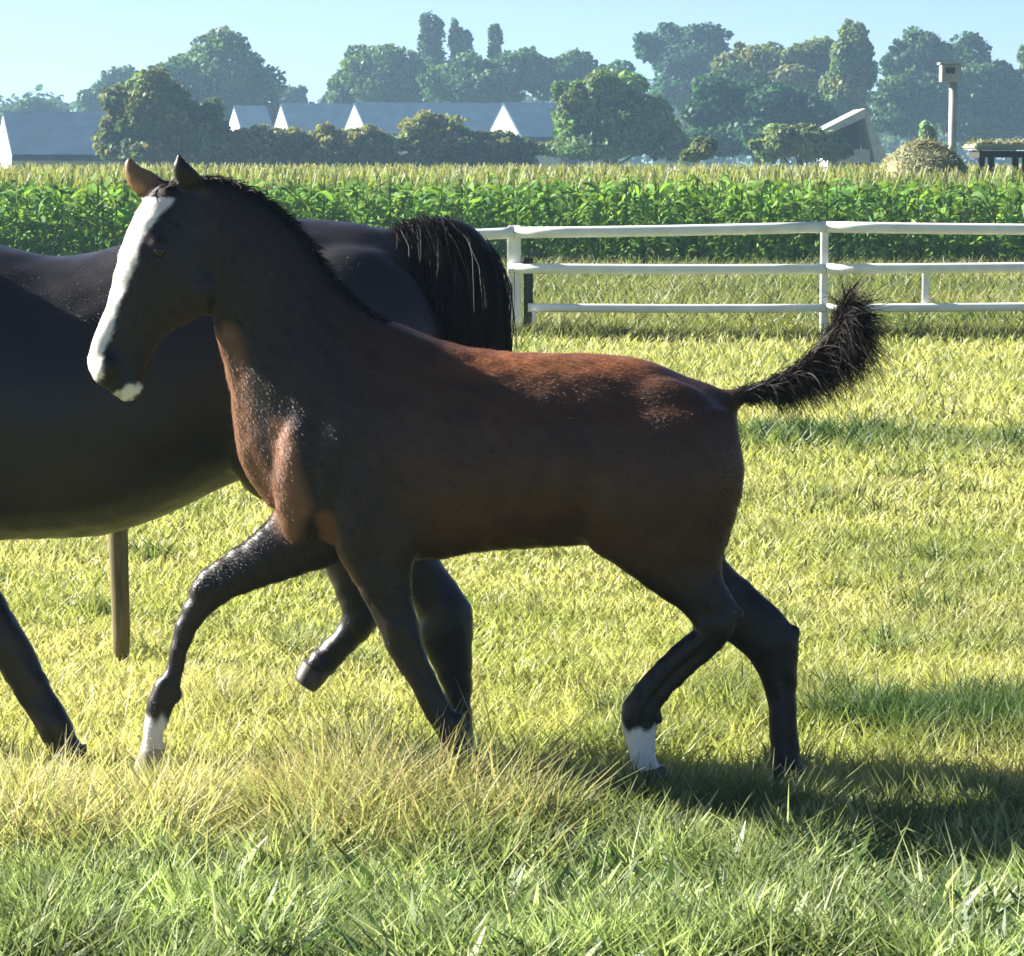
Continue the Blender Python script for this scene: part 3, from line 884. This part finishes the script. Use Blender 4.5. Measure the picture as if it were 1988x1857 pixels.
    loft(bm, [(560, 900, 720, 1010, .07, o), (535, 985, 660, 1090, .068, o), (490, 1038, 580, 1118, .055, o), (430, 1082, 492, 1146, .044, o), (385, 1116, 438, 1170, .042, o),
              (362, 1160, 408, 1192, .04, o), (344, 1205, 386, 1220, .031, o), (330, 1260, 366, 1262, .026, o), (322, 1300, 356, 1304, .026, o), (297, 1330, 346, 1345, .032, o),
              (284, 1380, 333, 1388, .028, o), (279, 1425, 316, 1430, .026, o), (274, 1455, 320, 1458, .028, o)], FY, groove=0.45, seg=26)
    # near fore (trailing)
    o = -.095
    loft(bm, [(640, 900, 830, 960, .075, o), (640, 990, 830, 1050, .072, o), (650, 1062, 806, 1085, .06, o), (690, 1135, 800, 1145, .05, o), (720, 1192, 808, 1188, .043, o),
              (738, 1232, 816, 1222, .042, o), (756, 1272, 824, 1258, .035, o), (788, 1322, 844, 1306, .028, o), (816, 1372, 868, 1356, .027, o), (836, 1408, 894, 1396, .033, o),
              (858, 1442, 906, 1436, .028, o), (866, 1462, 918, 1452, .03, o)], FY, groove=0.45, seg=26)
    # joints: knees, hocks, fetlocks, tendons
    for sx in (-1, 1):
        blob(bm, 395, 1148, .03, .034, .012, FY, .095 + sx * .034, rot=0.6)
        blob(bm, 768, 1212, .03, .036, .012, FY, -.095 + sx * .034, rot=-0.2)
        blob(bm, 1388, 1212, .034, .03, .012, FY, -.105 + sx * .034)
        blob(bm, 1490, 1248, .036, .034, .012, FY, .105 + sx * .034)
    blob(bm, 1432, 1196, .016, .022, .014, FY, -.105, rot=0.5); blob(bm, 1540, 1232, .018, .024, .014, FY, .105, rot=0.4)
    blob(bm, 1276, 1392, .016, .02, .016, FY, -.105); blob(bm, 1553, 1496, .014, .02, .016, FY, .105)
    blob(bm, 342, 1350, .014, .02, .016, FY, .095); blob(bm, 890, 1398, .016, .02, .016, FY, -.095)
    # dock of the tail
    loft(bm, [(1380, 770, 1405, 815, .04), (1420, 754, 1432, 792, .034), (1480, 738, 1488, 766, .024), (1550, 698, 1564, 724, .018), (1602, 648, 1622, 668, .013), (1632, 596, 1646, 602, .008)], FY, seg=12)
    me = fused("body", bm, 0.006, 5)
    ripple(me, 0.0016)
    px, py = plane_px(coords(me), FY)
    relax(me, sstep(1130, 1200, px) * sstep(930, 860, py), 70)
    relax(me, sstep(600, 760, px) * sstep(1110, 1010, py), 16)
    relax(me, sstep(640, 760, px) * sstep(860, 760, py), 30)
    relax(me, sstep(1220, 1320, px) * sstep(1060, 900, py), 30)
    relax(me, sstep(760, 600, px) * sstep(400, 460, px) * sstep(1080, 1000, py), 26)
    relax(me, sstep(650, 500, px) * sstep(360, 420, py) * sstep(1000, 900, py) * 0.8, 10)
    co = coords(me)
    hm = sstep(470, 400, co[:, 0] * 817 + 994) * (co[:, 2] > 0.85)
    hr = (co - np.array(pv)) @ np.array(HT.to_3x3()) + np.array(pv)
    co = np.where(hm[:, None] > 0.5, hr, co)
    px, py = plane_px(co, FY)
    brown = np.array([0.066, 0.029, 0.0145]); dark = np.array([0.012, 0.0095, 0.0085]); white = np.array([0.74, 0.71, 0.67])
    n = len(co); near0 = (co[:, 1] < FY).astype(float)
    cols = np.tile(brown, (n, 1))
    mixf = lambda c, f: cols * (1 - f[:, None]) + c[None, :] * f[:, None]
    cols = mixf(np.array([0.21, 0.08, 0.03]), sstep(750, 695, py) * sstep(820, 980, px) * sstep(1330, 1230, px))    # redder topline, orange sunlit strip painted along the back
    cols = mixf(np.array([0.016, 0.012, 0.0105]), sstep(900, 640, px + 0.25 * (900 - py)) * 0.92)                                          # darker head and neck
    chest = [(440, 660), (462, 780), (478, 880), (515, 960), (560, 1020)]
    cols = mixf(np.array([0.21, 0.105, 0.06]), sstep(48, 12, poly_dist(px, py, chest)) * 0.95)  # sunlit band down throat and chest, painted as lighter coat
    cols = mixf(np.array([0.24, 0.115, 0.06]), sstep(40, 8, poly_dist(px, py, [(548, 830), (562, 900), (585, 975)])) * 0.95)  # painted highlight on the breast muscle
    cols = mixf(np.array([0.16, 0.07, 0.04]), sstep(28, 8, poly_dist(px, py, [(636, 1000), (650, 1065), (700, 1150)])) * near0)  # lit front edge of the near forearm, painted in
    cols = mixf(dark, sstep(1040, 1170, py))                                                                          # black points
    crest = [(385, 345), (440, 345), (520, 388), (580, 445), (640, 528), (700, 590)]
    cols = mixf(dark, sstep(26, 8, poly_dist(px, py, crest)))
    cols = mixf(dark, sstep(1400, 1450, px) * sstep(850, 800, py))                                                    # tail root
    head = (px < 345) & (py < 790)
    front = [(300, 366), (270, 402), (243, 448), (226, 500), (212, 562), (192, 618), (175, 660), (166, 698), (172, 722)]
    wob = 3 * np.sin(py * 0.045) + 5 * (vnoise(px * 0 + py, py * 0, 22, 15) - 0.5) + 5 * (vnoise(px, py, 5, 16) - 0.5)
    bl = sstep(24, 15, poly_dist(px, py, front) + wob - 10 * sstep(560, 430, py)) * head * (py > 384) * sstep(0.062, 0.05, np.abs(co[:, 1] - FY))
    nos = sstep(15, 8, np.hypot((px - 214) * 1.1, py - 722)) * (np.abs(co[:, 1] - FY) > 0.012)
    cols = mixf(dark * 0.8, (sstep(95, 60, np.hypot(px - 222, py - 745)) * head) * 0.8)
    cols = mixf(white, bl)
    cols = mixf(white * 0.95, sstep(24, 15, np.hypot((px - 242) * 0.85 + (py - 757) * 0.35, (py - 757) * 1.05) + 12 * (vnoise(px, py, 9, 18) - 0.5)) * head)
    cols = mixf(dark * 0.5, nos)
    near = co[:, 1] < FY
    jag = 6 * np.sin(co[:, 1] * 90) + 4 * np.sin(px * 0.21) + 10 * (vnoise(px, co[:, 1] * 800, 7, 14) - 0.5)
    cols = mixf(white * 0.92, sstep(1388, 1398, py + jag) * near * (px > 1150) * (px < 1330))
    cols = mixf(white * 0.7, sstep(1518, 1528, py + jag) * (~near) * (px > 1460))
    cols = mixf(white, sstep(1392, 1412, py + jag) * (~near) * (px < 420))
    cols = mixf(np.array([0.3, 0.17, 0.08]), sstep(384, 362, py) * (px < 318) * (px > 240) * (co[:, 1] > FY + 0.02) * 0.85)                     # tan inner ear, sun glowing through it put into the colour
    cols *= (0.85 + 0.3 * vnoise(px, py, 40, 5))[:, None]
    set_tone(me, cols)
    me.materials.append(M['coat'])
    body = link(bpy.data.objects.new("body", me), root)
    def flow(p):
        hx = (p[:, 0] < P(420, 0, FY).x) & (p[:, 2] > 0.85)
        return np.where(hx[:, None], np.array([-0.5, 0, -0.85]), np.array([0.75, 0, -0.65]))
    def flen(p):
        hx = (p[:, 0] < P(420, 0, FY).x) & (p[:, 2] > 0.85)
        return np.where(hx, 0.005, np.where(p[:, 2] < 0.55, 0.006, 0.010))
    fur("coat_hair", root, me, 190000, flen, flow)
    # hooves
    hoof(root, FY, [(1236, 1498, 1292, 1486, .03, -.105), (1248, 1530, 1302, 1520, .036, -.105), (1268, 1578, 1300, 1588, .034, -.105), (1276, 1584, 1296, 1592, .02, -.105)], M['hoof'])
    hoof(root, FY, [(1494, 1536, 1550, 1538, .032, .105), (1486, 1568, 1550, 1570, .038, .105), (1476, 1600, 1550, 1600, .042, .105), (1480, 1602, 1546, 1602, .036, .105)], M['pale_hoof'])
    hoof(root, FY, [(273, 1448, 322, 1456, .03, .095), (264, 1478, 320, 1488, .036, .095), (254, 1508, 316, 1524, .04, .095), (258, 1512, 312, 1526, .034, .095)], M['pale_hoof'])
    hoof(root, FY, [(864, 1456, 920, 1446, .03, -.095), (878, 1486, 936, 1474, .035, -.095), (898, 1522, 950, 1504, .038, -.095), (902, 1524, 946, 1508, .03, -.095)], M['hoof'])
    # eyes
    for s in (-1, 1):
        bm = bmesh.new(); bmesh.ops.create_uvsphere(bm, u_segments=16, v_segments=10, radius=0.017, matrix=Matrix.Translation(HT @ P(289, 487, FY + s * 0.063)))
        bm_obj("eye", bm, M['eye'], root, True)
    # mane: short upright fuzz along the crest
    pts = catmull([(372, 340), (440, 344), (520, 386), (580, 444), (640, 528), (700, 590), (745, 618)], 40)
    n = 2400
    i = rng.integers(0, len(pts) - 2, n)
    st = np.array([P(pts[j][0], pts[j][1] + 8, FY) for j in i]); st[:, 1] += rng.normal(size=n) * 0.012
    st[:, 0] += rng.normal(size=n) * 0.004
    tn = pts[i + 1] - pts[i]
    dr = np.c_[-tn[:, 1] * -1 + tn[:, 0] * 0.9, rng.normal(size=n) * 4.0 - 2.5, tn[:, 0] * 0.9 - tn[:, 1] * 0.4]
    hair("mane", root, st, dr, 0.016 + 0.018 * rng.random(n), 0.5, 0.003, (0.016, 0.012, 0.01), 4)
    # forelock
    n = 160
    st = np.array([HT @ P(318 + 24 * rng.random(), 352 + 8 * rng.random(), FY + rng.normal() * 0.018) for _ in range(n)])
    hair("forelock", root, st, np.tile([-0.75, 0, -0.45], (n, 1)) + rng.normal(size=(n, 3)) * 0.25, 0.03 + 0.035 * rng.random(n), 0.4, 0.004, (0.02, 0.014, 0.01), 4)
    # tail plume
    dock = catmull([(1425, 765), (1480, 752), (1556, 712), (1612, 658), (1640, 600)], 30)
    n = 9000
    u = rng.random(n) ** 0.7
    i = np.minimum((u * (len(dock) - 2)).astype(int), len(dock) - 2)
    st = np.array([P(*(dock[j] + (dock[j + 1] - dock[j]) * rng.random()), FY) for j in i])
    st += rng.normal(size=(n, 3)) * np.array([0.006, 0.012, 0.006])
    tn = norm(np.c_[dock[i + 1] - dock[i]])
    dr = np.c_[tn[:, 0], rng.normal(size=n) * 0.32, -tn[:, 1]] + rng.normal(size=(n, 3)) * 0.16
    side_ = rng.random(n)
    dr[:, 2] += np.where(side_ < 0.68, -0.55 - 0.55 * rng.random(n), 0.45 * rng.random(n)) * (0.5 + 0.7 * u)
    ln = (0.045 + 0.062 * u * (0.5 + 0.7 * rng.random(n))) * np.where(u < 0.22, 0.6, 1.0)
    hair("tail", root, st, dr, ln, 0.35 + 0.5 * rng.random(n), 0.0022, (0.02, 0.014, 0.011), 6, 0.5)
    return root
make_foal()

# ---- mare
MY = 8.87
def make_mare():
    root = empty("mare", (P(200, 0, MY).x, MY, 0))
    tag(root, "large dark adult horse walking left behind the foal, head out of the picture", "horse")
    bm = bmesh.new()
    loft(bm, [(-440, 640, -425, 830, .10), (-350, 530, -345, 980, .20), (-240, 440, -235, 1052, .26), (-120, 444, -115, 1062, .30), (0, 474, 0, 1050, .33), (100, 496, 105, 1046, .345),
              (200, 484, 220, 1036, .34), (300, 454, 325, 1000, .32), (420, 430, 425, 952, .30), (520, 422, 505, 925, .295), (620, 426, 600, 950, .29), (720, 436, 700, 960, .27),
              (800, 470, 790, 920, .22), (870, 560, 865, 830, .13)], MY, egg=0.1, seg=26)
    loft(bm, [(-560, 350, -420, 220, .09), (-500, 520, -330, 330, .12), (-440, 680, -250, 440, .16), (-400, 800, -180, 500, .2)], MY)
    loft(bm, [(-560, 210, -470, 250, .06), (-640, 230, -530, 370, .1), (-700, 300, -580, 440, .1), (-760, 430, -660, 500, .075), (-800, 540, -720, 570, .06), (-810, 590, -745, 620, .045)], MY)
    for s in (-1, 1):
        loft(bm, [(-555, 240, -515, 225, .03, s * .06), (-550, 190, -520, 185, .025, s * .07), (-540, 145, -534, 145, .008, s * .075)], MY, seg=12)
        blob(bm, 690, 700, .24, .3, .13, MY, s * .16, rot=-0.1)
        blob(bm, -280, 780, .17, .3, .12, MY, s * .14, rot=0.2)
        blob(bm, 560, 860, .15, .17, .1, MY, s * .19, rot=0.5)
    o = -.17     # near hind
    loft(bm, [(520, 740, 885, 700, .12, o), (545, 880, 890, 850, .12, o), (620, 985, 868, 980, .1, o), (700, 1060, 850, 1070, .078, o), (765, 1130, 882, 1126, .06, o),
              (808, 1190, 915, 1176, .056, o), (814, 1236, 919, 1216, .054, o), (836, 1288, 918, 1274, .043, o), (860, 1340, 917, 1336, .037, o), (870, 1398, 917, 1398, .036, o),
              (862, 1432, 922, 1438, .046, o), (856, 1462, 908, 1472, .038, o), (850, 1480, 908, 1486, .042, o)], MY, groove=0.45, seg=26)
    o = .17      # far hind, lifted
    loft(bm, [(520, 740, 885, 700, .12, o), (545, 880, 860, 850, .12, o), (580, 1000, 790, 1000, .09, o), (620, 1080, 745, 1080, .068, o), (640, 1130, 738, 1140, .056, o),
              (658, 1172, 742, 1192, .052, o), (664, 1196, 728, 1224, .048, o), (648, 1224, 698, 1254, .038, o), (620, 1252, 668, 1284, .036, o), (598, 1272, 648, 1306, .042, o), (592, 1290, 634, 1318, .038, o)], MY, groove=0.45, seg=26)
    o = -.17     # near fore, trailing
    loft(bm, [(-340, 760, -130, 860, .12, o), (-290, 900, -90, 950, .1, o), (-210, 1020, -60, 1010, .075, o), (-140, 1110, -40, 1075, .062, o), (-80, 1200, 5, 1155, .056, o), (-45, 1252, 35, 1205, .055, o),
              (0, 1308, 66, 1262, .044, o), (42, 1372, 104, 1342, .038, o), (72, 1418, 138, 1402, .044, o), (92, 1455, 152, 1432, .04, o), (100, 1472, 166, 1450, .044, o)], MY, groove=0.45, seg=26)
    o = .17      # far fore, reaching
    loft(bm, [(-420, 740, -180, 860, .12, o), (-420, 900, -270, 960, .095, o), (-440, 1020, -340, 1050, .07, o), (-465, 1130, -385, 1150, .058, o), (-490, 1190, -410, 1200, .056, o),
              (-500, 1260, -440, 1262, .042, o), (-525, 1340, -472, 1345, .04, o), (-545, 1385, -480, 1395, .046, o), (-560, 1430, -505, 1440, .04, o)], MY)
    loft(bm, [(745, 446, 770, 540, .06), (790, 432, 806, 520, .055), (835, 420, 842, 515, .06), (890, 424, 872, 520, .066), (940, 455, 888, 540, .07), (964, 510, 892, 570, .07), (972, 600, 895, 620, .068), (970, 720, 895, 730, .06), (955, 850, 905, 850, .04), (940, 930, 920, 930, .015)], MY, seg=18)
    me = fused("body", bm, 0.011, 5)
    ripple(me, 0.0022)
    px, py = plane_px(coords(me), MY)
    relax(me, sstep(1090, 980, py), 40)
    co = coords(me); px, py = plane_px(co, MY)
    cols = np.tile(np.array([0.015, 0.0135, 0.0145]), (len(co), 1))
    f = sstep(1090, 1230, py)[:, None]
    cols = cols * (1 - f) + np.array([0.012, 0.010, 0.009])[None, :] * f
    cols *= (0.85 + 0.3 * vnoise(px, py, 60, 9))[:, None]
    set_tone(me, cols); me.materials.append(M['sleek'])
    link(bpy.data.objects.new("body", me), root)
    fur("coat_hair", root, me, 70000, lambda p: np.full(len(p), 0.008), lambda p: np.tile([0.8, 0, -0.6], (len(p), 1)))
    hoof(root, MY, [(848, 1470, 910, 1478, .044, -.17), (840, 1492, 912, 1494, .052, -.17), (830, 1512, 914, 1512, .056, -.17), (836, 1514, 908, 1514, .05, -.17)], M['hoof'])
    hoof(root, MY, [(590, 1280, 640, 1312, .04, .17), (580, 1296, 628, 1328, .046, .17), (572, 1314, 614, 1342, .048, .17), (576, 1316, 612, 1342, .04, .17)], M['hoof'])
    hoof(root, MY, [(98, 1466, 168, 1446, .044, -.17), (112, 1496, 172, 1478, .05, -.17), (126, 1526, 172, 1506, .052, -.17), (130, 1528, 168, 1510, .044, -.17)], M['hoof'])
    hoof(root, MY, [(-562, 1422, -502, 1436, .044, .17), (-576, 1448, -506, 1456, .052, .17), (-588, 1466, -508, 1466, .056, .17), (-584, 1468, -512, 1468, .05, .17)], M['hoof'])
    for s in (-1, 1):
        bm = bmesh.new(); bmesh.ops.create_uvsphere(bm, u_segments=14, v_segments=8, radius=0.022, matrix=Matrix.Translation(P(-672, 345, MY + s * 0.092)))
        bm_obj("eye", bm, M['eye'], root, True)
    # mane
    pts = catmull([(-500, 205), (-420, 222), (-330, 330), (-250, 440)], 30)
    n = 900
    i = rng.integers(0, len(pts) - 1, n)
    st = np.array([P(pts[j][0], pts[j][1] + 6, MY - 0.02) for j in i]); st += rng.normal(size=(n, 3)) * 0.008
    hair("mane", root, st, np.c_[rng.normal(size=n) * 0.3 + 0.2, -0.5 - 0.3 * rng.random(n), 0.2 + 0.0 * i], 0.2 + 0.14 * rng.random(n), 1.1, 0.008, (0.014, 0.011, 0.01), 6)
    # tail: carried up, then falling in a thick arch
    dock = catmull([(770, 452), (800, 440), (838, 436), (880, 448), (912, 476)], 30)
    n = 11000
    u = rng.random(n) ** 0.7
    i = np.minimum((u * (len(dock) - 2)).astype(int), len(dock) - 2)
    st = np.array([P(dock[j][0], dock[j][1], MY) for j in i]); st += rng.normal(size=(n, 3)) * np.array([0.012, 0.028, 0.01])
    k = 8
    ln = 0.5 + 0.32 * rng.random(n)
    out = 0.03 + 0.065 * rng.random(n)
    t = np.linspace(0, 1, k)[None, :]
    x = st[:, 0][:, None] + out[:, None] * np.minimum(1, t * 3.2) ** 0.7 * (0.35 + 0.65 * u[:, None])
    y = st[:, 1][:, None] + (rng.normal(size=n) * 0.06)[:, None] * np.minimum(1, t * 2.5)
    z = st[:, 2][:, None] + 0.025 * np.sin(np.minimum(t * 6, math.pi)) - ln[:, None] * t ** 1.25
    x += (0.012 * np.sin(t * 7 + rng.random(n)[:, None] * 6.28))
    ctr = np.stack([x, y, z], axis=2)
    a = rng.random(n) * 3.14
    wd = np.interp(np.linspace(0, 1, k), [0, 0.7, 1], [1, 0.9, 0.2])[None, :] * (0.002 * (0.6 + 0.8 * rng.random(n)))[:, None]
    v, q = ribbons(ctr, wd, np.c_[np.cos(a), np.sin(a), np.zeros(n)])
    c = np.array([0.016, 0.0135, 0.0125])[None, :] * (0.75 + 0.5 * rng.random((n, 1)))
    o = mesh_np("tail", v, q, M['hair'], root, cols=np.repeat(c, 2 * k, axis=0)); o["kind"] = "stuff"
make_mare()

# ------------------------------------------------------------------ grass
def grass_field():
    V, Q, C = [], [], []
    base = 0
    def emit(x, y, h, w, lean, tone, k=3):
        nonlocal base
        n = len(x)
        a = rng.random(n) * 2 * math.pi
        la = rng.random(n) * 2 * math.pi
        t = np.linspace(0, 1, k)[None, :]
        bx = lean * h * np.cos(la); by = lean * h * np.sin(la)
        ctr = np.stack([x[:, None] + bx[:, None] * t ** 1.7, y[:, None] + by[:, None] * t ** 1.7, (h * (1 - 0.25 * lean))[:, None] * t - 0.01], axis=2)
        wd = np.interp(np.linspace(0, 1, k), [0, 0.5, 1], [0.75, 1, 0.08])[None, :] * w[:, None]
        side = np.c_[np.cos(a), np.sin(a), np.zeros(n)]
        v, q = ribbons(ctr, wd, side)
        V.append(v); Q.append(q + base); base += len(v)
        C.append(np.repeat(tone, 2 * k, axis=0))
    def sample(n, y0, y1, p=1.0):
        # more blades per square metre near the viewer
        u = rng.random(n)
        y = (y0 ** (-p) + (y1 ** (-p) - y0 ** (-p)) * u) ** (-1 / p)
        x = (rng.random(n) * 2 - 1) * (y * 0.152 * 1.28 + 0.35)
        return x, y
    def tones(x, y):
        n = len(x)
        straw = np.array([0.56, 0.52, 0.25]); lime = np.array([0.34, 0.37, 0.12]); green = np.array([0.26, 0.33, 0.14]); deep = np.array([0.055, 0.105, 0.035])
        f_dry = np.clip(0.1 + 0.55 * vnoise(x, y, 0.9, 1) + 0.6 * (vnoise(x, y, 0.21, 2) - 0.5) + 0.3 * (vnoise(x, y, 2.6, 6) - 0.5), 0, 1)
        tone = lime[None, :] * (1 - f_dry[:, None]) + straw[None, :] * f_dry[:, None]
        near = sstep(8.0, 7.25, y + 0.5 * (vnoise(x, y, 0.5, 4) - 0.5))
        blot = 0.45 + 1.1 * vnoise(x, y, 0.085, 61) * (0.6 + 0.8 * vnoise(x, y, 0.3, 62))
        tone = tone * (1 - near[:, None]) + green[None, :] * (near * blot)[:, None]
        rough = dark_patch(x, y)
        tone = tone * (1 - rough[:, None]) + deep[None, :] * rough[:, None]
        d = dry_patch(x, y)
        d = d * np.where(rng.random(n) < 0.35, 0.25, 1.0)
        tone = tone * (1 - d[:, None]) + np.array([0.50, 0.45, 0.23])[None, :] * d[:, None]
        tone = tone * (0.65 + 0.7 * rng.random((n, 1)))
        return np.clip(tone, 0.01, 0.7)
    def dark_patch(x, y):
        b1 = np.exp(-((y - 18.7 - 0.25 * np.sin(x * 1.3)) / 0.6) ** 2) * sstep(0.9, 1.4, x) * (0.5 + 0.6 * vnoise(x, y, 0.5, 7)) * 1.2
        b2 = np.exp(-((y - 9.3 - 0.1 * np.sin(x * 4)) / 0.5) ** 2) * sstep(-0.15, 0.2, x) * sstep(0.3, 0.5, vnoise(x, y, 0.3, 8)) * 1.0
        b3 = sstep(0.62, 0.8, vnoise(x, y, 0.8, 9)) * sstep(7.6, 8.6, y) * sstep(30, 12, y) * 0.35 + sstep(0.78, 0.92, vnoise(x, y, 0.24, 10)) * sstep(7.9, 8.6, y) * 0.55
        b4 = np.exp(-((y - 7.75) / 0.32) ** 2) * sstep(-0.2, 0.15, x) * sstep(0.3, 0.55, vnoise(x, y, 0.26, 18)) * 0.85
        return np.clip(b1 + b2 + b3 + b4, 0, 1)
    def dry_patch(x, y):
        e = np.exp(-(((x + 0.62) / 0.62) ** 2 + ((y - 7.75) / 0.42) ** 2)) * 1.5
        e += np.exp(-(((x + 1.25) / 0.4) ** 2 + ((y - 7.55) / 0.35) ** 2))
        return np.clip(e * (0.45 + 0.8 * vnoise(x, y, 0.22, 12)), 0, 0.95)
    # short turf over the whole meadow
    x, y = sample(250000, 6.2, 33.0, 0.75)
    n = len(x)
    h = (0.035 + 0.03 * rng.random(n) + 0.05 * sstep(8.2, 7.2, y)) * (0.8 + 0.6 * vnoise(x, y, 0.35, 3)) + 0.09 * dark_patch(x, y)
    w = (0.0045 + 0.003 * rng.random(n)) * np.clip(y / 9, 0.9, 2.4)
    emit(x, y, h * np.clip(y / 14, 1, 1.5), w, 0.35 + 0.6 * rng.random(n), tones(x, y))
    # longer growth near the viewer, denser in clumps
    x, y = sample(110000, 6.2, 10.2, 0.6)
    cl = vnoise(x, y, 0.16, 21)
    dry = dry_patch(x, y); dk = dark_patch(x, y)
    keep = rng.random(len(x)) < (0.15 + 0.75 * sstep(8.5, 7.6, y) * sstep(0.3, 0.7, cl) + 0.9 * dry * sstep(0.25, 0.6, cl) + 0.5 * dk)
    x, y, cl, dry, dk = x[keep], y[keep], cl[keep], dry[keep], dk[keep]
    n = len(x)
    h = 0.07 + 0.06 * rng.random(n) + 0.09 * cl * sstep(8.4, 7.6, y) + 0.13 * dry * rng.random(n) + 0.06 * dk
    emit(x, y, h, 0.005 + 0.005 * rng.random(n) * sstep(8.3, 7.2, y) + 0.001, 0.25 + 0.7 * rng.random(n), tones(x, y), 4)
    # tall sparse dry stems round the hooves
    n = 15000
    x = rng.normal(size=n) * 0.42 - 0.6; y = 7.72 + rng.normal(size=n) * 0.26
    keep = (rng.random(n) < sstep(0.25, 0.6, vnoise(x, y, 0.13, 51))) & (x > -1.7) & (x < 0.1)
    x, y = x[keep], y[keep]; n = len(x)
    emit(x, y, 0.10 + (0.2 * rng.random(n) ** 1.3 + 0.10 * vnoise(x, y, 0.2, 52)) * (0.3 + 0.7 * sstep(-0.62, -0.42, x)), 0.003 + 0.0045 * rng.random(n), 0.25 + 0.8 * rng.random(n),
         (np.where(rng.random((n, 1)) < 0.3, np.array([[0.30, 0.36, 0.15]]), np.array([[0.54, 0.49, 0.28]])) * (0.55 + 0.5 * rng.random((n, 1)))) * np.array([1, 0.96, 0.85])[None, :] ** rng.random((n, 1)), 4)
    # pale stems sticking out of the foreground
    x, y = sample(1500, 6.2, 8.3, 0.5)
    n = len(x)
    emit(x, y, 0.12 + 0.14 * rng.random(n), 0.004 + 0.003 * rng.random(n), 0.2 + 0.9 * rng.random(n), np.array([0.42, 0.46, 0.26])[None, :] * (0.7 + 0.5 * rng.random((n, 1))), 4)
    # broad leaves in the foreground
    x, y = sample(30000, 6.2, 8.0, 0.5)
    keep = rng.random(len(x)) < sstep(0.35, 0.7, vnoise(x, y, 0.22, 31))
    x, y = x[keep], y[keep]; n = len(x)
    emit(x, y, 0.06 + 0.09 * rng.random(n), 0.012 + 0.026 * rng.random(n) ** 2, 0.4 + 0.8 * rng.random(n),
         np.array([0.19, 0.26, 0.15])[None, :] * (0.35 + 1.0 * rng.random((n, 1))), 4)
    # leafy weeds standing between the foreground blades
    x, y = sample(15000, 6.2, 7.8, 0.5)
    keep = rng.random(len(x)) < sstep(0.4, 0.62, vnoise(x, y, 0.17, 71))
    x, y = x[keep], y[keep]; n = len(x)
    pale = (rng.random((n, 1)) < 0.55).astype(float)
    emit(x, y, 0.10 + 0.10 * rng.random(n), 0.014 + 0.022 * rng.random(n), 0.35 + 0.8 * rng.random(n),
         np.array([0.36, 0.42, 0.25])[None, :] * pale * (0.7 + 0.6 * rng.random((n, 1))) + np.array([0.07, 0.12, 0.05])[None, :] * (1 - pale), 5)
    # unmown fringe below the fence and rough tan strip before the corn
    n = 9000
    x = (rng.random(n) * 2 - 1) * 6.4; y = 30.3 + rng.normal(size=n) * 0.28
    emit(x, y, 0.12 + 0.2 * rng.random(n) * vnoise(x, y, 0.6, 40), np.full(n, 0.014), 0.3 + 0.6 * rng.random(n),
         (np.array([0.10, 0.13, 0.035])[None, :] + np.array([0.12, 0.09, 0.03])[None, :] * rng.random((n, 1))) * (0.6 + 0.6 * rng.random((n, 1))), 3)
    n = 30000
    y = 31 + 18.5 * rng.random(n); x = (rng.random(n) * 2 - 1) * (y * 0.2)
    tn = vnoise(x, y, 1.6, 41)[:, None]
    emit(x, y, 0.12 + 0.18 * rng.random(n), np.full(n, 0.02), 0.4 + 0.6 * rng.random(n),
         (np.array([0.27, 0.27, 0.11])[None, :] * tn + np.array([0.10, 0.15, 0.04])[None, :] * (1 - tn)) * (0.6 + 0.7 * rng.random((n, 1))), 3)
    o = mesh_np("meadow_grass", np.concatenate(V), np.concatenate(Q), M['grass'], cols=np.concatenate(C))
    tag(o, "yellow-green meadow grass, longer and greener in the foreground", "grass", kind="stuff")
grass_field()

# ------------------------------------------------------------------ air
def air():
    m, nt, out = new_mat("summer_haze")
    pv = N(nt, "ShaderNodeVolumePrincipled")
    pv.inputs["Color"].default_value = (0.40, 0.66, 0.90, 1)
    pv.inputs["Density"].default_value = 0.00062
    pv.inputs["Anisotropy"].default_value = 0.2
    nt.links.new(pv.outputs[0], out.inputs["Volume"])
    bm = bmesh.new(); box_bm(bm, (0, 630, 13.5), (1840, 1400, 29))
    o = bm_obj("haze", bm, m)
    tag(o, "thin bluish summer haze over the whole field", "haze", kind="stuff")
air()
